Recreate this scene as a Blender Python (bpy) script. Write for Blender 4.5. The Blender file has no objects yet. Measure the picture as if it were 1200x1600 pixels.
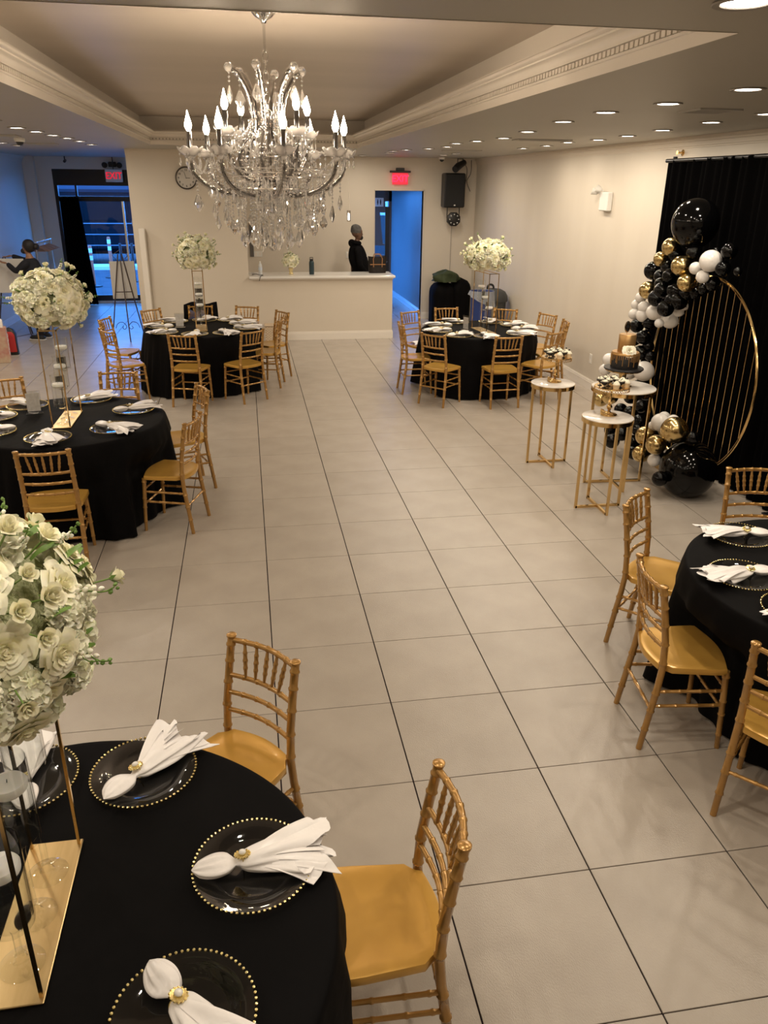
import bpy, bmesh, math, random
from mathutils import Vector, Matrix
PI = math.pi
# ------------------------------------------------------------------ camera, world, exposure
scn = bpy.context.scene
col = scn.collection
cam_data = bpy.data.cameras.new('camera'); cam = bpy.data.objects.new('camera', cam_data); col.objects.link(cam)
cam_data.sensor_fit = 'HORIZONTAL'; cam_data.sensor_width = 36.0; cam_data.lens = 36.0 * 1221.7 / 1200.0
cam_data.clip_start = 0.05; cam_data.clip_end = 200
def cam_matrix(p, yaw, roll, loc):
    cy, sy, cp, sp = math.cos(yaw), math.sin(yaw), math.cos(p), math.sin(p)
    fwd = Vector((sy*cp, cy*cp, -sp)); right = Vector((cy, -sy, 0)); up = right.cross(fwd)
    c, s = math.cos(roll), math.sin(roll)
    r = c*right + s*up; u = -s*right + c*up
    m = Matrix(((r.x, u.x, -fwd.x, loc[0]), (r.y, u.y, -fwd.y, loc[1]), (r.z, u.z, -fwd.z, loc[2]), (0, 0, 0, 1)))
    return m
cam.matrix_world = cam_matrix(0.3967, 0.170, 0.0111, (-0.0265, -3.9693, 2.5282))
scn.camera = cam
world = bpy.data.worlds.new('daylight'); scn.world = world; world.use_nodes = True
wb = world.node_tree.nodes['Background']; wb.inputs[0].default_value = (0.07, 0.32, 1.0, 1); wb.inputs[1].default_value = 6.5
vs = scn.view_settings; vs.view_transform = 'Standard'; vs.look = 'None'; vs.gamma = 1; vs.use_curve_mapping = False
vs.exposure = 0.40
LAMP_W = 6.5          # one recessed ceiling light
BULB_E = 90.0          # candle bulb emission
WARM = (1.0, 0.86, 0.68)
# ------------------------------------------------------------------ helpers
def link(o, parent=None):
    col.objects.link(o)
    if parent is not None: o.parent = parent
    return o
def tag(o, label=None, cat=None, group=None, kind=None):
    if label: o['label'] = label
    if cat: o['category'] = cat
    if group: o['group'] = group
    if kind: o['kind'] = kind
    return o
def thing(name, label, cat, loc=(0, 0, 0), rz=0.0, group=None):
    o = bpy.data.objects.new(name, None); o.empty_display_size = .1; link(o)
    o.location = loc; o.rotation_euler = (0, 0, rz)
    return tag(o, label, cat, group)
def copy_tree(o, parent=None):
    c = o.copy(); link(c, parent)
    for ch in list(o.children): copy_tree(ch, c)
    return c
class MB:
    def __init__(s): s.v = []; s.f = []; s.m = []; s.sm = []
    def add(s, vs, fs, mi=0, smooth=True):
        n = len(s.v); s.v += [tuple(v) for v in vs]
        for f in fs: s.f.append([i+n for i in f]); s.m.append(mi); s.sm.append(smooth)
        return s
    def box(s, c, d, rz=0.0, mi=0, M=None):
        x, y, z = d[0]/2, d[1]/2, d[2]/2
        P = [Vector(p) for p in ((-x,-y,-z),(x,-y,-z),(x,y,-z),(-x,y,-z),(-x,-y,z),(x,-y,z),(x,y,z),(-x,y,z))]
        R = Matrix.Rotation(rz, 3, 'Z') if M is None else M
        return s.add([R@p + Vector(c) for p in P], [(0,3,2,1),(4,5,6,7),(0,1,5,4),(1,2,6,5),(2,3,7,6),(3,0,4,7)], mi, False)
    def cbox(s, c, d, b=.004, rz=0.0, mi=0):      # box with chamfered top and vertical edges
        x, y, z = d[0]/2, d[1]/2, d[2]/2
        def ring(xx, yy, bb, zz): return [(-xx+bb,-yy,zz),(xx-bb,-yy,zz),(xx,-yy+bb,zz),(xx,yy-bb,zz),(xx-bb,yy,zz),(-xx+bb,yy,zz),(-xx,yy-bb,zz),(-xx,-yy+bb,zz)]
        P = ring(x-b, y-b, b*.5, -z) + ring(x, y, b, -z+b) + ring(x, y, b, z-b) + ring(x-b, y-b, b*.5, z)
        R = Matrix.Rotation(rz, 3, 'Z')
        F = [tuple(range(7,-1,-1)), tuple(range(24,32))]
        for k in range(3):
            for i in range(8): F.append((k*8+i, k*8+(i+1)%8, k*8+8+(i+1)%8, k*8+8+i))
        return s.add([R@Vector(p)+Vector(c) for p in P], F, mi, False)
    def tube(s, pts, rad, n=8, mi=0, cap=True, flat=None):
        pts = [Vector(p) for p in pts]; N = len(pts)
        if not hasattr(rad, '__len__'): rad = [rad]*N
        t0 = (pts[1]-pts[0]).normalized(); u = t0.orthogonal().normalized()
        if abs(t0.z) < .9: u = (Vector((0,0,1)) - t0*t0.z).normalized()
        V = []
        for i, p in enumerate(pts):
            t = (pts[min(i+1,N-1)] - pts[max(i-1,0)])
            if t.length < 1e-9: t = t0
            t = t.normalized(); u = (u - t*u.dot(t))
            u = u.normalized() if u.length > 1e-6 else t.orthogonal().normalized()
            w = t.cross(u)
            for k in range(n):
                a = 2*PI*(k+.5)/n; V.append(p + (u*math.cos(a) + w*math.sin(a)*(flat or 1))*rad[i])
        F = [(i*n+k, i*n+(k+1)%n, (i+1)*n+(k+1)%n, (i+1)*n+k) for i in range(N-1) for k in range(n)]
        s.add(V, F, mi, n > 4)
        if cap:
            s.add(V[:n], [tuple(range(n-1,-1,-1))], mi, False); s.add(V[-n:], [tuple(range(n))], mi, False)
        return s
    def lathe(s, prof, c=(0,0,0), n=24, mi=0, sx=1, sy=1, a0=0, M=None):
        V = []; c = Vector(c)
        for (r, z) in prof:
            for k in range(n):
                a = a0 + 2*PI*k/n; p = Vector((r*math.cos(a)*sx, r*math.sin(a)*sy, z))
                V.append((M@p if M is not None else p)+c)
        F = [(i*n+k, i*n+(k+1)%n, (i+1)*n+(k+1)%n, (i+1)*n+k) for i in range(len(prof)-1) for k in range(n)]
        return s.add(V, F, mi, True)
    def ball(s, c, r, n=16, m=10, mi=0, sz=1, M=None):
        pr = [(max(1e-5, r*math.sin(PI*i/m)), -r*math.cos(PI*i/m)*sz) for i in range(m+1)]
        return s.lathe(pr, c, n, mi, M=M)
    def torus(s, c, R, r, n=32, m=8, mi=0, M=None, a0=0, a1=2*PI):
        full = abs(a1-a0-2*PI) < 1e-6; N = n if full else n+1; V = []; M = M or Matrix.Identity(3)
        for i in range(N):
            a = a0+(a1-a0)*i/n
            for k in range(m):
                b = 2*PI*k/m; q = R+r*math.cos(b)
                V.append(M@Vector((q*math.cos(a), q*math.sin(a), r*math.sin(b)))+Vector(c))
        F = [((i%N)*m+k, ((i+1)%N)*m+k, ((i+1)%N)*m+(k+1)%m, (i%N)*m+(k+1)%m) for i in range(n) for k in range(m)]
        return s.add(V, F, mi, True)
    def grid(s, fn, nu, nv, mi=0, smooth=True, wrap=False):
        V = [fn(i/nu, j/nv) for i in range(nu+1) for j in range(nv+1)]
        F = [(i*(nv+1)+j, (i+1)*(nv+1)+j, (i+1)*(nv+1)+j+1, i*(nv+1)+j+1) for i in range(nu) for j in range(nv)]
        return s.add(V, F, mi, smooth)
    def mesh(s, name, mats, weld=False, sharp=40):
        me = bpy.data.meshes.new(name); me.from_pydata(s.v, [], s.f)
        for m in (mats if isinstance(mats, (list, tuple)) else [mats]): me.materials.append(m)
        me.polygons.foreach_set('material_index', s.m); me.polygons.foreach_set('use_smooth', s.sm)
        if weld:
            bm = bmesh.new(); bm.from_mesh(me); bmesh.ops.remove_doubles(bm, verts=bm.verts, dist=1e-4)
            bmesh.ops.recalc_face_normals(bm, faces=bm.faces); bm.to_mesh(me); bm.free()
        me.update()
        if sharp: me.set_sharp_from_angle(angle=math.radians(sharp))
        return me
    def build(s, name, mats, parent=None, weld=False, sharp=40, loc=None, rot=None):
        o = bpy.data.objects.new(name, s.mesh(name, mats, weld, sharp)); link(o, parent)
        if loc: o.location = loc
        if rot: o.rotation_euler = rot
        return o
def put(name, me, parent=None, loc=(0,0,0), rot=(0,0,0), sc=None):
    o = bpy.data.objects.new(name, me); link(o, parent); o.location = loc; o.rotation_euler = rot
    if sc is not None: o.scale = sc if hasattr(sc, '__len__') else (sc, sc, sc)
    return o
def skin_mesh(name, chains, mats, sub=2, voxel=None, extra=None):
    """chains: list of lists of (point, radius or (rx, ry)); grown with a Skin modifier and joined as one surface"""
    allv = MB()
    for ch in chains:
        me = bpy.data.meshes.new('tmp'); me.from_pydata([c[0] for c in ch], [(i, i+1) for i in range(len(ch)-1)], [])
        o = bpy.data.objects.new('tmp', me); link(o)
        o.modifiers.new('s', 'SKIN'); 
        for i, c in enumerate(ch):
            sv = me.skin_vertices[0].data[i]; r = c[1]; sv.radius = r if hasattr(r, '__len__') else (r, r); sv.use_root = (i == 0)
        m = o.modifiers.new('u', 'SUBSURF'); m.levels = sub
        dg = bpy.context.evaluated_depsgraph_get(); ev = o.evaluated_get(dg); em = ev.to_mesh()
        allv.add([tuple(v.co) for v in em.vertices], [tuple(p.vertices) for p in em.polygons])
        ev.to_mesh_clear(); bpy.data.objects.remove(o); bpy.data.meshes.remove(me)
    if extra: allv.add(extra.v, extra.f)
    if not voxel: return allv.mesh(name, mats, sharp=None)
    o = bpy.data.objects.new('tmp', allv.mesh('tmp', mats, sharp=None)); link(o)
    m = o.modifiers.new('r', 'REMESH'); m.mode = 'VOXEL'; m.voxel_size = voxel; m.use_smooth_shade = True
    m2 = o.modifiers.new('c', 'CORRECTIVE_SMOOTH') if False else o.modifiers.new('c', 'SMOOTH'); m2.iterations = 4; m2.factor = .5
    dg = bpy.context.evaluated_depsgraph_get(); ev = o.evaluated_get(dg)
    me = bpy.data.meshes.new_from_object(ev); me.name = name
    bpy.data.objects.remove(o)
    for p in me.polygons: p.use_smooth = True
    return me
def text_mesh(body, size, mat, extrude=.002, bold=0.0):
    cu = bpy.data.curves.new('txt', 'FONT'); cu.body = body; cu.size = size; cu.extrude = extrude; cu.offset = bold
    cu.align_x = 'CENTER'; cu.align_y = 'CENTER'
    o = bpy.data.objects.new('txt', cu); link(o)
    dg = bpy.context.evaluated_depsgraph_get(); me = bpy.data.meshes.new_from_object(o.evaluated_get(dg))
    bpy.data.objects.remove(o); me.materials.clear(); me.materials.append(mat); return me
# ------------------------------------------------------------------ materials
def pmat(name, color, rough=.5, metal=0.0, spec=None, coat=0.0, trans=0.0, ior=None, emis=None, es=0.0,
         noise=None, bump=None, sheen=0.0, alpha=None, sss=0.0, objrand=0.0):
    m = bpy.data.materials.new(name); m.use_nodes = True; nt = m.node_tree; b = nt.nodes['Principled BSDF']
    b.inputs['Base Color'].default_value = (*color, 1); b.inputs['Roughness'].default_value = rough; b.inputs['Metallic'].default_value = metal
    if spec is not None: b.inputs['Specular IOR Level'].default_value = spec
    if coat: b.inputs['Coat Weight'].default_value = coat; b.inputs['Coat Roughness'].default_value = .08
    if trans: b.inputs['Transmission Weight'].default_value = trans
    if ior: b.inputs['IOR'].default_value = ior
    if sheen: b.inputs['Sheen Weight'].default_value = sheen
    if sss: b.inputs['Subsurface Weight'].default_value = sss; b.inputs['Subsurface Radius'].default_value = (.02,.015,.008)
    if emis: b.inputs['Emission Color'].default_value = (*emis, 1); b.inputs['Emission Strength'].default_value = es
    if alpha is not None: b.inputs['Alpha'].default_value = alpha
    tc = None
    src = None
    if noise:       # (scale, color2, detail[, stretch])
        tc = nt.nodes.new('ShaderNodeTexCoord'); n = nt.nodes.new('ShaderNodeTexNoise'); n.inputs['Scale'].default_value = noise[0]
        n.inputs['Detail'].default_value = noise[2] if len(noise) > 2 else 4
        if len(noise) > 3:
            mp = nt.nodes.new('ShaderNodeMapping'); mp.inputs['Scale'].default_value = noise[3]
            nt.links.new(tc.outputs['Object'], mp.inputs[0]); nt.links.new(mp.outputs[0], n.inputs['Vector'])
        else: nt.links.new(tc.outputs['Object'], n.inputs['Vector'])
        r = nt.nodes.new('ShaderNodeValToRGB'); r.color_ramp.elements[0].position = .35; r.color_ramp.elements[1].position = .68
        r.color_ramp.elements[0].color = (*color, 1); r.color_ramp.elements[1].color = (*noise[1], 1)
        nt.links.new(n.outputs['Fac'], r.inputs[0]); src = r.outputs[0]
    if objrand:
        oi = nt.nodes.new('ShaderNodeObjectInfo'); mr = nt.nodes.new('ShaderNodeMapRange')
        mr.inputs['To Min'].default_value = 1-objrand; mr.inputs['To Max'].default_value = 1+objrand
        nt.links.new(oi.outputs['Random'], mr.inputs['Value'])
        mx = nt.nodes.new('ShaderNodeVectorMath'); mx.operation = 'SCALE'
        if src is not None: nt.links.new(src, mx.inputs[0])
        else: mx.inputs[0].default_value = color
        nt.links.new(mr.outputs[0], mx.inputs['Scale']); src = mx.outputs[0]
    if src is not None: nt.links.new(src, b.inputs['Base Color'])
    if bump:        # (scale, strength, detail[, stretch])
        tc = tc or nt.nodes.new('ShaderNodeTexCoord'); n = nt.nodes.new('ShaderNodeTexNoise'); n.inputs['Scale'].default_value = bump[0]
        n.inputs['Detail'].default_value = bump[2] if len(bump) > 2 else 4
        if len(bump) > 3:
            mp = nt.nodes.new('ShaderNodeMapping'); mp.inputs['Scale'].default_value = bump[3]
            nt.links.new(tc.outputs['Object'], mp.inputs[0]); nt.links.new(mp.outputs[0], n.inputs['Vector'])
        else: nt.links.new(tc.outputs['Object'], n.inputs['Vector'])
        bp = nt.nodes.new('ShaderNodeBump'); bp.inputs['Strength'].default_value = bump[1]; bp.inputs['Distance'].default_value = .01
        nt.links.new(n.outputs['Fac'], bp.inputs['Height']); nt.links.new(bp.outputs[0], b.inputs['Normal'])
    return m
def glassmix(name, tint=(1,1,1), ior=1.5, rough=.02, boost=1.0):      # thin clear glass: transparent with a fresnel reflection
    m = bpy.data.materials.new(name); m.use_nodes = True; nt = m.node_tree; nt.nodes.clear()
    out = nt.nodes.new('ShaderNodeOutputMaterial'); mix = nt.nodes.new('ShaderNodeMixShader'); fr = nt.nodes.new('ShaderNodeFresnel')
    tr = nt.nodes.new('ShaderNodeBsdfTransparent'); gl = nt.nodes.new('ShaderNodeBsdfGlossy'); ml = nt.nodes.new('ShaderNodeMath')
    ml.operation = 'MULTIPLY'; ml.inputs[1].default_value = boost; ml.use_clamp = True
    fr.inputs['IOR'].default_value = ior; tr.inputs[0].default_value = (*tint, 1); gl.inputs['Roughness'].default_value = rough
    ge = nt.nodes.new('ShaderNodeNewGeometry'); fm_ = nt.nodes.new('ShaderNodeMath'); fm_.operation = 'SUBTRACT'; fm_.inputs[0].default_value = 1.0
    fz = nt.nodes.new('ShaderNodeMath'); fz.operation = 'MULTIPLY'
    nt.links.new(ge.outputs['Backfacing'], fm_.inputs[1]); nt.links.new(fr.outputs[0], fz.inputs[0]); nt.links.new(fm_.outputs[0], fz.inputs[1])
    nt.links.new(fz.outputs[0], ml.inputs[0]); nt.links.new(ml.outputs[0], mix.inputs[0])
    nt.links.new(tr.outputs[0], mix.inputs[1]); nt.links.new(gl.outputs[0], mix.inputs[2]); nt.links.new(mix.outputs[0], out.inputs[0])
    return m
def emat(name, color, s):
    m = bpy.data.materials.new(name); m.use_nodes = True; nt = m.node_tree; nt.nodes.clear()
    out = nt.nodes.new('ShaderNodeOutputMaterial'); e = nt.nodes.new('ShaderNodeEmission'); e.inputs[0].default_value = (*color, 1); e.inputs[1].default_value = s
    nt.links.new(e.outputs[0], out.inputs[0]); return m
M_wall = pmat('painted_wall', (.72,.65,.555), .55, noise=(1.2, (.69,.62,.525), 5), bump=(60, .04))
M_wallscuff = pmat('scuffed_wall', (.68,.62,.53), .5, noise=(2.2, (.65,.588,.50), 8, (1,1,.25)), bump=(50,.05))
M_grey = pmat('grey_wall', (.50,.48,.45), .6, noise=(2, (.47,.45,.42), 4))
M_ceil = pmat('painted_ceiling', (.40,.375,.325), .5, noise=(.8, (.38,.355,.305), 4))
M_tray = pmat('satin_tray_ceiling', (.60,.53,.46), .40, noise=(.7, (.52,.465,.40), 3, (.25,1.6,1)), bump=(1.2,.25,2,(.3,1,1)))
M_trim = pmat('white_trim_paint', (.84,.79,.72), .28, coat=.2)
M_tile = pmat('porcelain_tile', (.445,.395,.34), .25, spec=.5, noise=(3.5, (.40,.352,.302), 8), bump=(260,.16,3,(1,.4,1)), objrand=.035)
M_grout = pmat('dark_grout', (.018,.011,.014), .9, spec=.1)
M_gold = pmat('gold_resin', (.47,.26,.075), .26, metal=.45, coat=.35, noise=(9, (.40,.215,.06), 3))
M_goldseat = pmat('gold_seat_lacquer', (.64,.365,.075), .28, metal=.35, coat=.3, noise=(5, (.56,.31,.06), 3))
M_brass = pmat('polished_gold_metal', (.80,.56,.25), .16, metal=1)
M_brassdull = pmat('brushed_gold_plate', (.83,.62,.32), .32, metal=1, noise=(30,(.72,.52,.25),4,(1,.1,1)))
M_beads = pmat('gold_beads', (.90,.74,.34), .22, metal=1)
M_cloth = pmat('black_satin_cloth', (.0024,.0021,.0024), .76, spec=.09, bump=(6,1.0,3,(1,.45,1)))
M_drape = pmat('black_velvet_drape', (.0014,.0013,.0014), .95, spec=.02)
M_glass = glassmix('clear_glass', ior=1.5, rough=.03, boost=1.3)
M_storeglass = glassmix('window_glass', (.93,.96,1), 1.45, .01)
M_vase = glassmix('vase_glass', (.985,.99,.985), 1.55, .02, 1.7)
M_plate = glassmix('plate_glass', (.93,.93,.93), 1.55, .04, 1.9)
M_water = glassmix('still_water', (.975,.98,.98), 1.33, .01, 1.0)
M_crystal = pmat('cut_crystal', (1,1,1), .0, trans=.84, ior=1.62)
M_crystalarm = glassmix('crystal_arm', (.86,.84,.82), 1.8, .05, 2.2)
M_chrome = pmat('chrome', (.78,.78,.78), .12, metal=1)
M_sleeve = pmat('smoked_chrome', (.22,.22,.225), .16, metal=1)
M_napkin = pmat('white_satin_napkin', (.90,.87,.86), .30, bump=(14,.55,3))
M_pearl = pmat('pearl', (.85,.83,.80), .2, coat=.8)
M_wax = pmat('white_wax', (.95,.93,.90), .45, sss=.3)
M_rose = pmat('cream_rose_petal', (.90,.86,.60), .5, sss=.2, noise=(14,(.95,.93,.76),2), objrand=.05)
M_bloom = pmat('white_bloom_petal', (.93,.91,.80), .6, sss=.2, noise=(20,(.87,.88,.64),3), objrand=.05)
M_leaf = pmat('green_leaf', (.10,.20,.03), .5, noise=(12,(.17,.28,.06),3))
M_white = pmat('white_plastic', (.80,.79,.76), .4)
M_black = pmat('black_plastic', (.010,.010,.011), .42)
M_blackmetal = pmat('black_metal', (.014,.014,.016), .35, metal=.4)
M_marble = pmat('white_marble', (.82,.79,.75), .14, noise=(5,(.66,.62,.58),9), coat=.4)
M_bal = {'K': pmat('black_latex', (.0012,.0012,.0014), .09, spec=.28), 'W': pmat('white_latex', (.78,.75,.72), .22, coat=.3), 'G': pmat('chrome_gold_latex', (.62,.47,.22), .20, metal=1)}
M_counter = pmat('white_quartz', (.82,.80,.77), .18, coat=.3)
M_lens = emat('lamp_lens', (1.0,.90,.76), 14)
M_redlit = emat('lit_red', (1.0,.02,.06), 2.6)
M_bulb = emat('candle_bulb_glow', (1.0,.80,.58), BULB_E)
# ------------------------------------------------------------------ surveyed positions (metres)
CHAIRS=[ ('F',2.27,5.40,44),('F',2.99,5.21,94),('F',2.08,6.05,0),('F',2.31,6.91,-58),('F',2.82,7.19,-87),('F',3.55,7.03,-122),('F',3.92,6.58,-157),('F',3.93,6.08,170),('F',3.58,5.42,122),('M',-0.77,5.73,73),('M',-0.12,5.88,128),('M',0.18,6.62,169),('M',0.26,7.16,-152),('M',-0.12,7.62,-110),('M',-0.72,7.73,-90),('M',-1.25,7.48,-43),('M',-1.71,6.82,-15),('M',-1.58,6.06,35),('L',-1.44,1.45,93),('L',-0.68,1.99,163),('L',-0.65,2.85,-160),('L',-1.28,3.43,-92),('L',-2.16,3.26,-62),('N',0.28,-2.26,179),('N',-0.18,-1.50,-134),('R',2.25,-0.22,-47),('R',1.95,-0.99,-8),('R',2.12,-1.61,42),('R',3.08,0.10,-98) ]
BALL=[ ('K',3.800,2.652,2.247,0.198),('G',3.720,2.855,2.039,0.080),('G',3.720,3.008,1.923,0.067),('G',3.700,2.601,1.902,0.086),('G',3.720,2.510,1.769,0.078),('W',3.720,2.192,1.978,0.087),('W',3.700,2.366,1.904,0.051),('W',3.700,2.239,1.849,0.053),('K',3.760,2.819,1.977,0.066),('K',3.780,2.565,2.014,0.066),('K',3.800,2.076,2.065,0.064),('K',3.780,2.091,1.926,0.062),('K',3.800,1.915,1.923,0.035),('K',3.800,2.234,1.794,0.061),('K',3.820,2.299,2.038,0.042),('K',3.760,2.945,1.861,0.058),('K',3.740,2.840,1.793,0.069),('K',3.780,3.087,1.767,0.060),('K',3.820,3.310,1.791,0.086),('K',3.760,3.005,1.702,0.065),('K',3.720,2.903,1.657,0.076),('K',3.700,2.952,1.582,0.077),('G',3.750,3.229,1.620,0.083),('K',3.780,2.761,1.668,0.086),('K',3.820,2.664,1.663,0.068),('K',3.700,2.763,1.517,0.075),('K',3.780,2.704,1.591,0.080),('K',3.740,2.743,1.587,0.069),('K',3.820,2.390,1.739,0.055),('K',3.850,2.560,1.681,0.056),('W',3.780,3.490,1.449,0.048),('W',3.720,3.210,1.465,0.055),('W',3.760,3.464,1.360,0.054),('W',3.720,3.213,1.386,0.062),('W',3.740,3.037,1.442,0.072),('W',3.700,2.840,1.373,0.041),('W',3.840,2.903,1.384,0.072),('W',3.850,2.798,1.481,0.047),('W',3.800,3.455,1.522,0.051),('W',3.840,2.987,1.382,0.054),('W',3.860,2.743,1.540,0.041),('K',3.760,3.379,1.260,0.067),('K',3.780,3.168,1.319,0.062),('K',3.740,3.180,1.183,0.068),('K',3.780,3.419,1.114,0.058),('K',3.740,3.189,1.032,0.072),('K',3.800,3.168,1.097,0.056),('K',3.800,3.104,1.016,0.050),('W',3.700,3.768,0.844,0.068),('W',3.700,3.845,0.718,0.062),('W',3.720,3.037,0.882,0.096),('W',3.740,3.371,0.795,0.071),('G',3.620,3.683,0.433,0.072),('G',3.660,3.565,0.496,0.081),('K',3.700,3.186,0.591,0.071),('K',3.680,2.917,0.565,0.062),('K',3.660,3.078,0.457,0.067),('K',3.640,2.839,0.441,0.068),('K',3.620,2.804,0.368,0.062),('K',3.580,2.807,0.240,0.072),('K',3.760,3.000,0.668,0.066),('K',3.640,3.158,0.336,0.071),('K',3.580,3.036,0.254,0.070),('K',3.600,3.320,0.209,0.070),('K',3.540,3.156,0.145,0.075),('K',3.550,2.698,0.172,0.068),('K',3.680,3.327,0.422,0.066),('K',3.760,3.174,0.703,0.064),('G',3.550,2.515,0.395,0.092),('G',3.480,2.187,0.416,0.088),('G',3.500,2.458,0.241,0.080),('G',3.550,2.042,0.592,0.114),('W',3.620,2.414,0.551,0.082),('W',3.600,2.503,0.489,0.047),('W',3.700,2.501,0.572,0.053),('W',3.680,2.306,0.598,0.052),('W',3.500,2.215,0.261,0.058),('K',3.660,1.918,0.557,0.057),('K',3.560,2.266,0.284,0.058),('K',3.420,1.934,0.190,0.067),('K',3.680,2.107,0.462,0.056) ]
# ------------------------------------------------------------------ the setting
CZ = 3.0
def struct(mb, name, mats, label=None, **k):
    o = mb.build(name, mats, **k); o['kind'] = 'structure'
    if label: o['label'] = label
    return o
def slab(mb, x0, x1, y0, y1, z0, z1, mi=0): return mb.box(((x0+x1)/2, (y0+y1)/2, (z0+z1)/2), (x1-x0, y1-y0, z1-z0), mi=mi)
# floor: dark grout bed, every tile a piece of its own
b = MB(); slab(b, -4.6, 4.6, -6.1, 15.0, -.10, -.006); slab(b, 2.0, 3.6, 11.9, 16.4, -.11, -.007)
floor = struct(b, 'floor', M_grout)
T = .6
tm = MB(); tm.cbox((0,0,-.008), (T-.0062, T-.0042, .016), .0012); tile_me = tm.mesh('tile', M_tile)
inv = cam.matrix_world.inverted()
def in_view(p, m=60):
    q = inv @ Vector(p)
    if q.z > -.2: return False
    x = 600 + 1221.7*q.x/-q.z; y = 800 - 1221.7*q.y/-q.z
    return -m < x < 1200+m and -m < y < 1600+m
cells = []
for i in range(-8, 8):
    for j in range(-10, 27):
        cx, cy = (i+.5)*T, (j+.5)*T
        if cy > 14.9 and cx < 2: continue
        if cy > 10.2 and -1.8 < cx < 0: continue
        if cy > 12.1 and cx > 0 and not (2.2 < cx < 3.7): continue
        if cx > 4.4 and cy > 12: continue
        vis = any(in_view(p) for p in ((cx,cy,0),(cx-.3,cy-.3,0),(cx+.3,cy-.3,0),(cx-.3,cy+.3,0),(cx+.3,cy+.3,0)))
        cells.append((0 if vis else 1, (Vector((cx,cy,0))-cam.matrix_world.translation).length, cx, cy))
cells.sort(); rest = MB()
for k, (h, d, cx, cy) in enumerate(cells):
    if h == 0 and k < 300: put('tile', tile_me, floor, (cx, cy, 0))
    else: rest.add([(v[0]+cx, v[1]+cy, v[2]) for v in tm.v], tm.f, 0, False)
r = rest.build('tile', M_tile, floor); r['kind'] = 'stuff'; r['label'] = 'far and outlying floor tiles'
# ceiling with the raised tray
TX0, TX1, TY0, TY1, TZ, FO = -1.235, 1.61, -1.225, 8.15, 3.353, .12
b = MB(); W0, W1 = -4.6, 4.6
slab(b, W0, TX0, -6.1, 15.0, CZ, CZ+.08); slab(b, TX1, W1, -6.1, 12.1, CZ, CZ+.08)
slab(b, TX0, TX1, -6.1, TY0, CZ, CZ+.08); slab(b, TX0, 0, TY1, 15.0, CZ, CZ+.08); slab(b, 0, TX1, TY1, 12.12, CZ, CZ+.08)
slab(b, 2.3, 3.6, 12.1, 16.5, 2.6, CZ+.08)
slab(b, TX0-FO-.02, TX1+FO+.02, TY0-FO-.02, TY1+FO+.02, TZ, TZ+.1, 1)
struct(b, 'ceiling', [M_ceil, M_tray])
def rect_sweep(mb, prof, x0, x1, y0, y1, mi=0):      # prof: (outward offset, z)
    V = []
    for (u, z) in prof: V += [(x0-u, y0-u, z), (x1+u, y0-u, z), (x1+u, y1+u, z), (x0-u, y1+u, z)]
    F = [(i*4+k, i*4+(k+1)%4, i*4+4+(k+1)%4, i*4+4+k) for i in range(len(prof)-1) for k in range(4)]
    mb.add(V, F, mi, False)
prof = [(.0, CZ-.002), (-.002, CZ-.002), (-.002, CZ+.045), (-.010, CZ+.048), (-.010, CZ+.058), (.002, CZ+.060), (.002, CZ+.088), (-.014, CZ+.090), (-.014, CZ+.098)]
prof += [(-.014-.038*(1-math.cos(PI/2*k/6)), CZ+.098+.036*math.sin(PI/2*k/6)) for k in range(1, 7)] + [(-.052, CZ+.142)]
prof += [(-.056-.020*math.sin(PI*k/8), CZ+.158-.016*math.cos(PI*k/8)) for k in range(9)] + [(-.050, CZ+.176), (-.050, CZ+.184), (FO, CZ+.184)]
b = MB(); rect_sweep(b, prof, TX0, TX1, TY0, TY1)
cr = struct(b, 'trim_1', M_trim, 'crown moulding around the raised ceiling tray')
b = MB(); rect_sweep(b, [(FO, CZ+.18), (FO, TZ)], TX0, TX1, TY0, TY1)
struct(b, 'trim_2', M_trim, 'upright band between the crown moulding and the tray ceiling')
d = MB(); st = .045
n = int((TY1-TY0)/st)
for k in range(n):
    y = TY0+.02+k*st
    for x, s in ((TX0+.004, 1), (TX1-.004, -1)): d.box((x, y, CZ+.074), (.010, .031, .024))
for k in range(int((TX1-TX0)/st)):
    x = TX0+.02+k*st
    for y in (TY0+.004, TY1-.004): d.box((x, y, CZ+.074), (.031, .010, .024))
o = d.build('dentil', M_trim, cr); o['kind'] = 'stuff'
# walls
b = MB(); slab(b, 4.46, 4.6, -6.1, 12.1, 0, CZ); struct(b, 'wall_right', M_wallscuff)
b = MB(); slab(b, -4.64, -4.5, -6.1, 15.0, 0, CZ); struct(b, 'wall_left', M_wall)
b = MB(); slab(b, -4.6, 4.6, -6.2, -6.06, 0, CZ); struct(b, 'wall_rear', M_wall)
b = MB(); slab(b, -1.8, 0.0, 9.95, 15.0, 0, CZ); struct(b, 'wall_clock', M_wall)
b = MB(); slab(b, 0.0, 2.47, 12.0, 12.12, 0, CZ); slab(b, 3.42, 4.46, 12.0, 12.12, 0, CZ); slab(b, 2.47, 3.42, 12.0, 12.12, 2.42, CZ)
struct(b, 'wall_back', [M_wall, M_grey])
b = MB(); slab(b, 0.0, 2.46, 9.9, 10.05, 0, 1.03); slab(b, -1.8, 0, 9.9, 9.95, 0, CZ)
struct(b, 'wall_counter', M_wall, 'low white wall under the counter top, flush with the clock wall')
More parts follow.
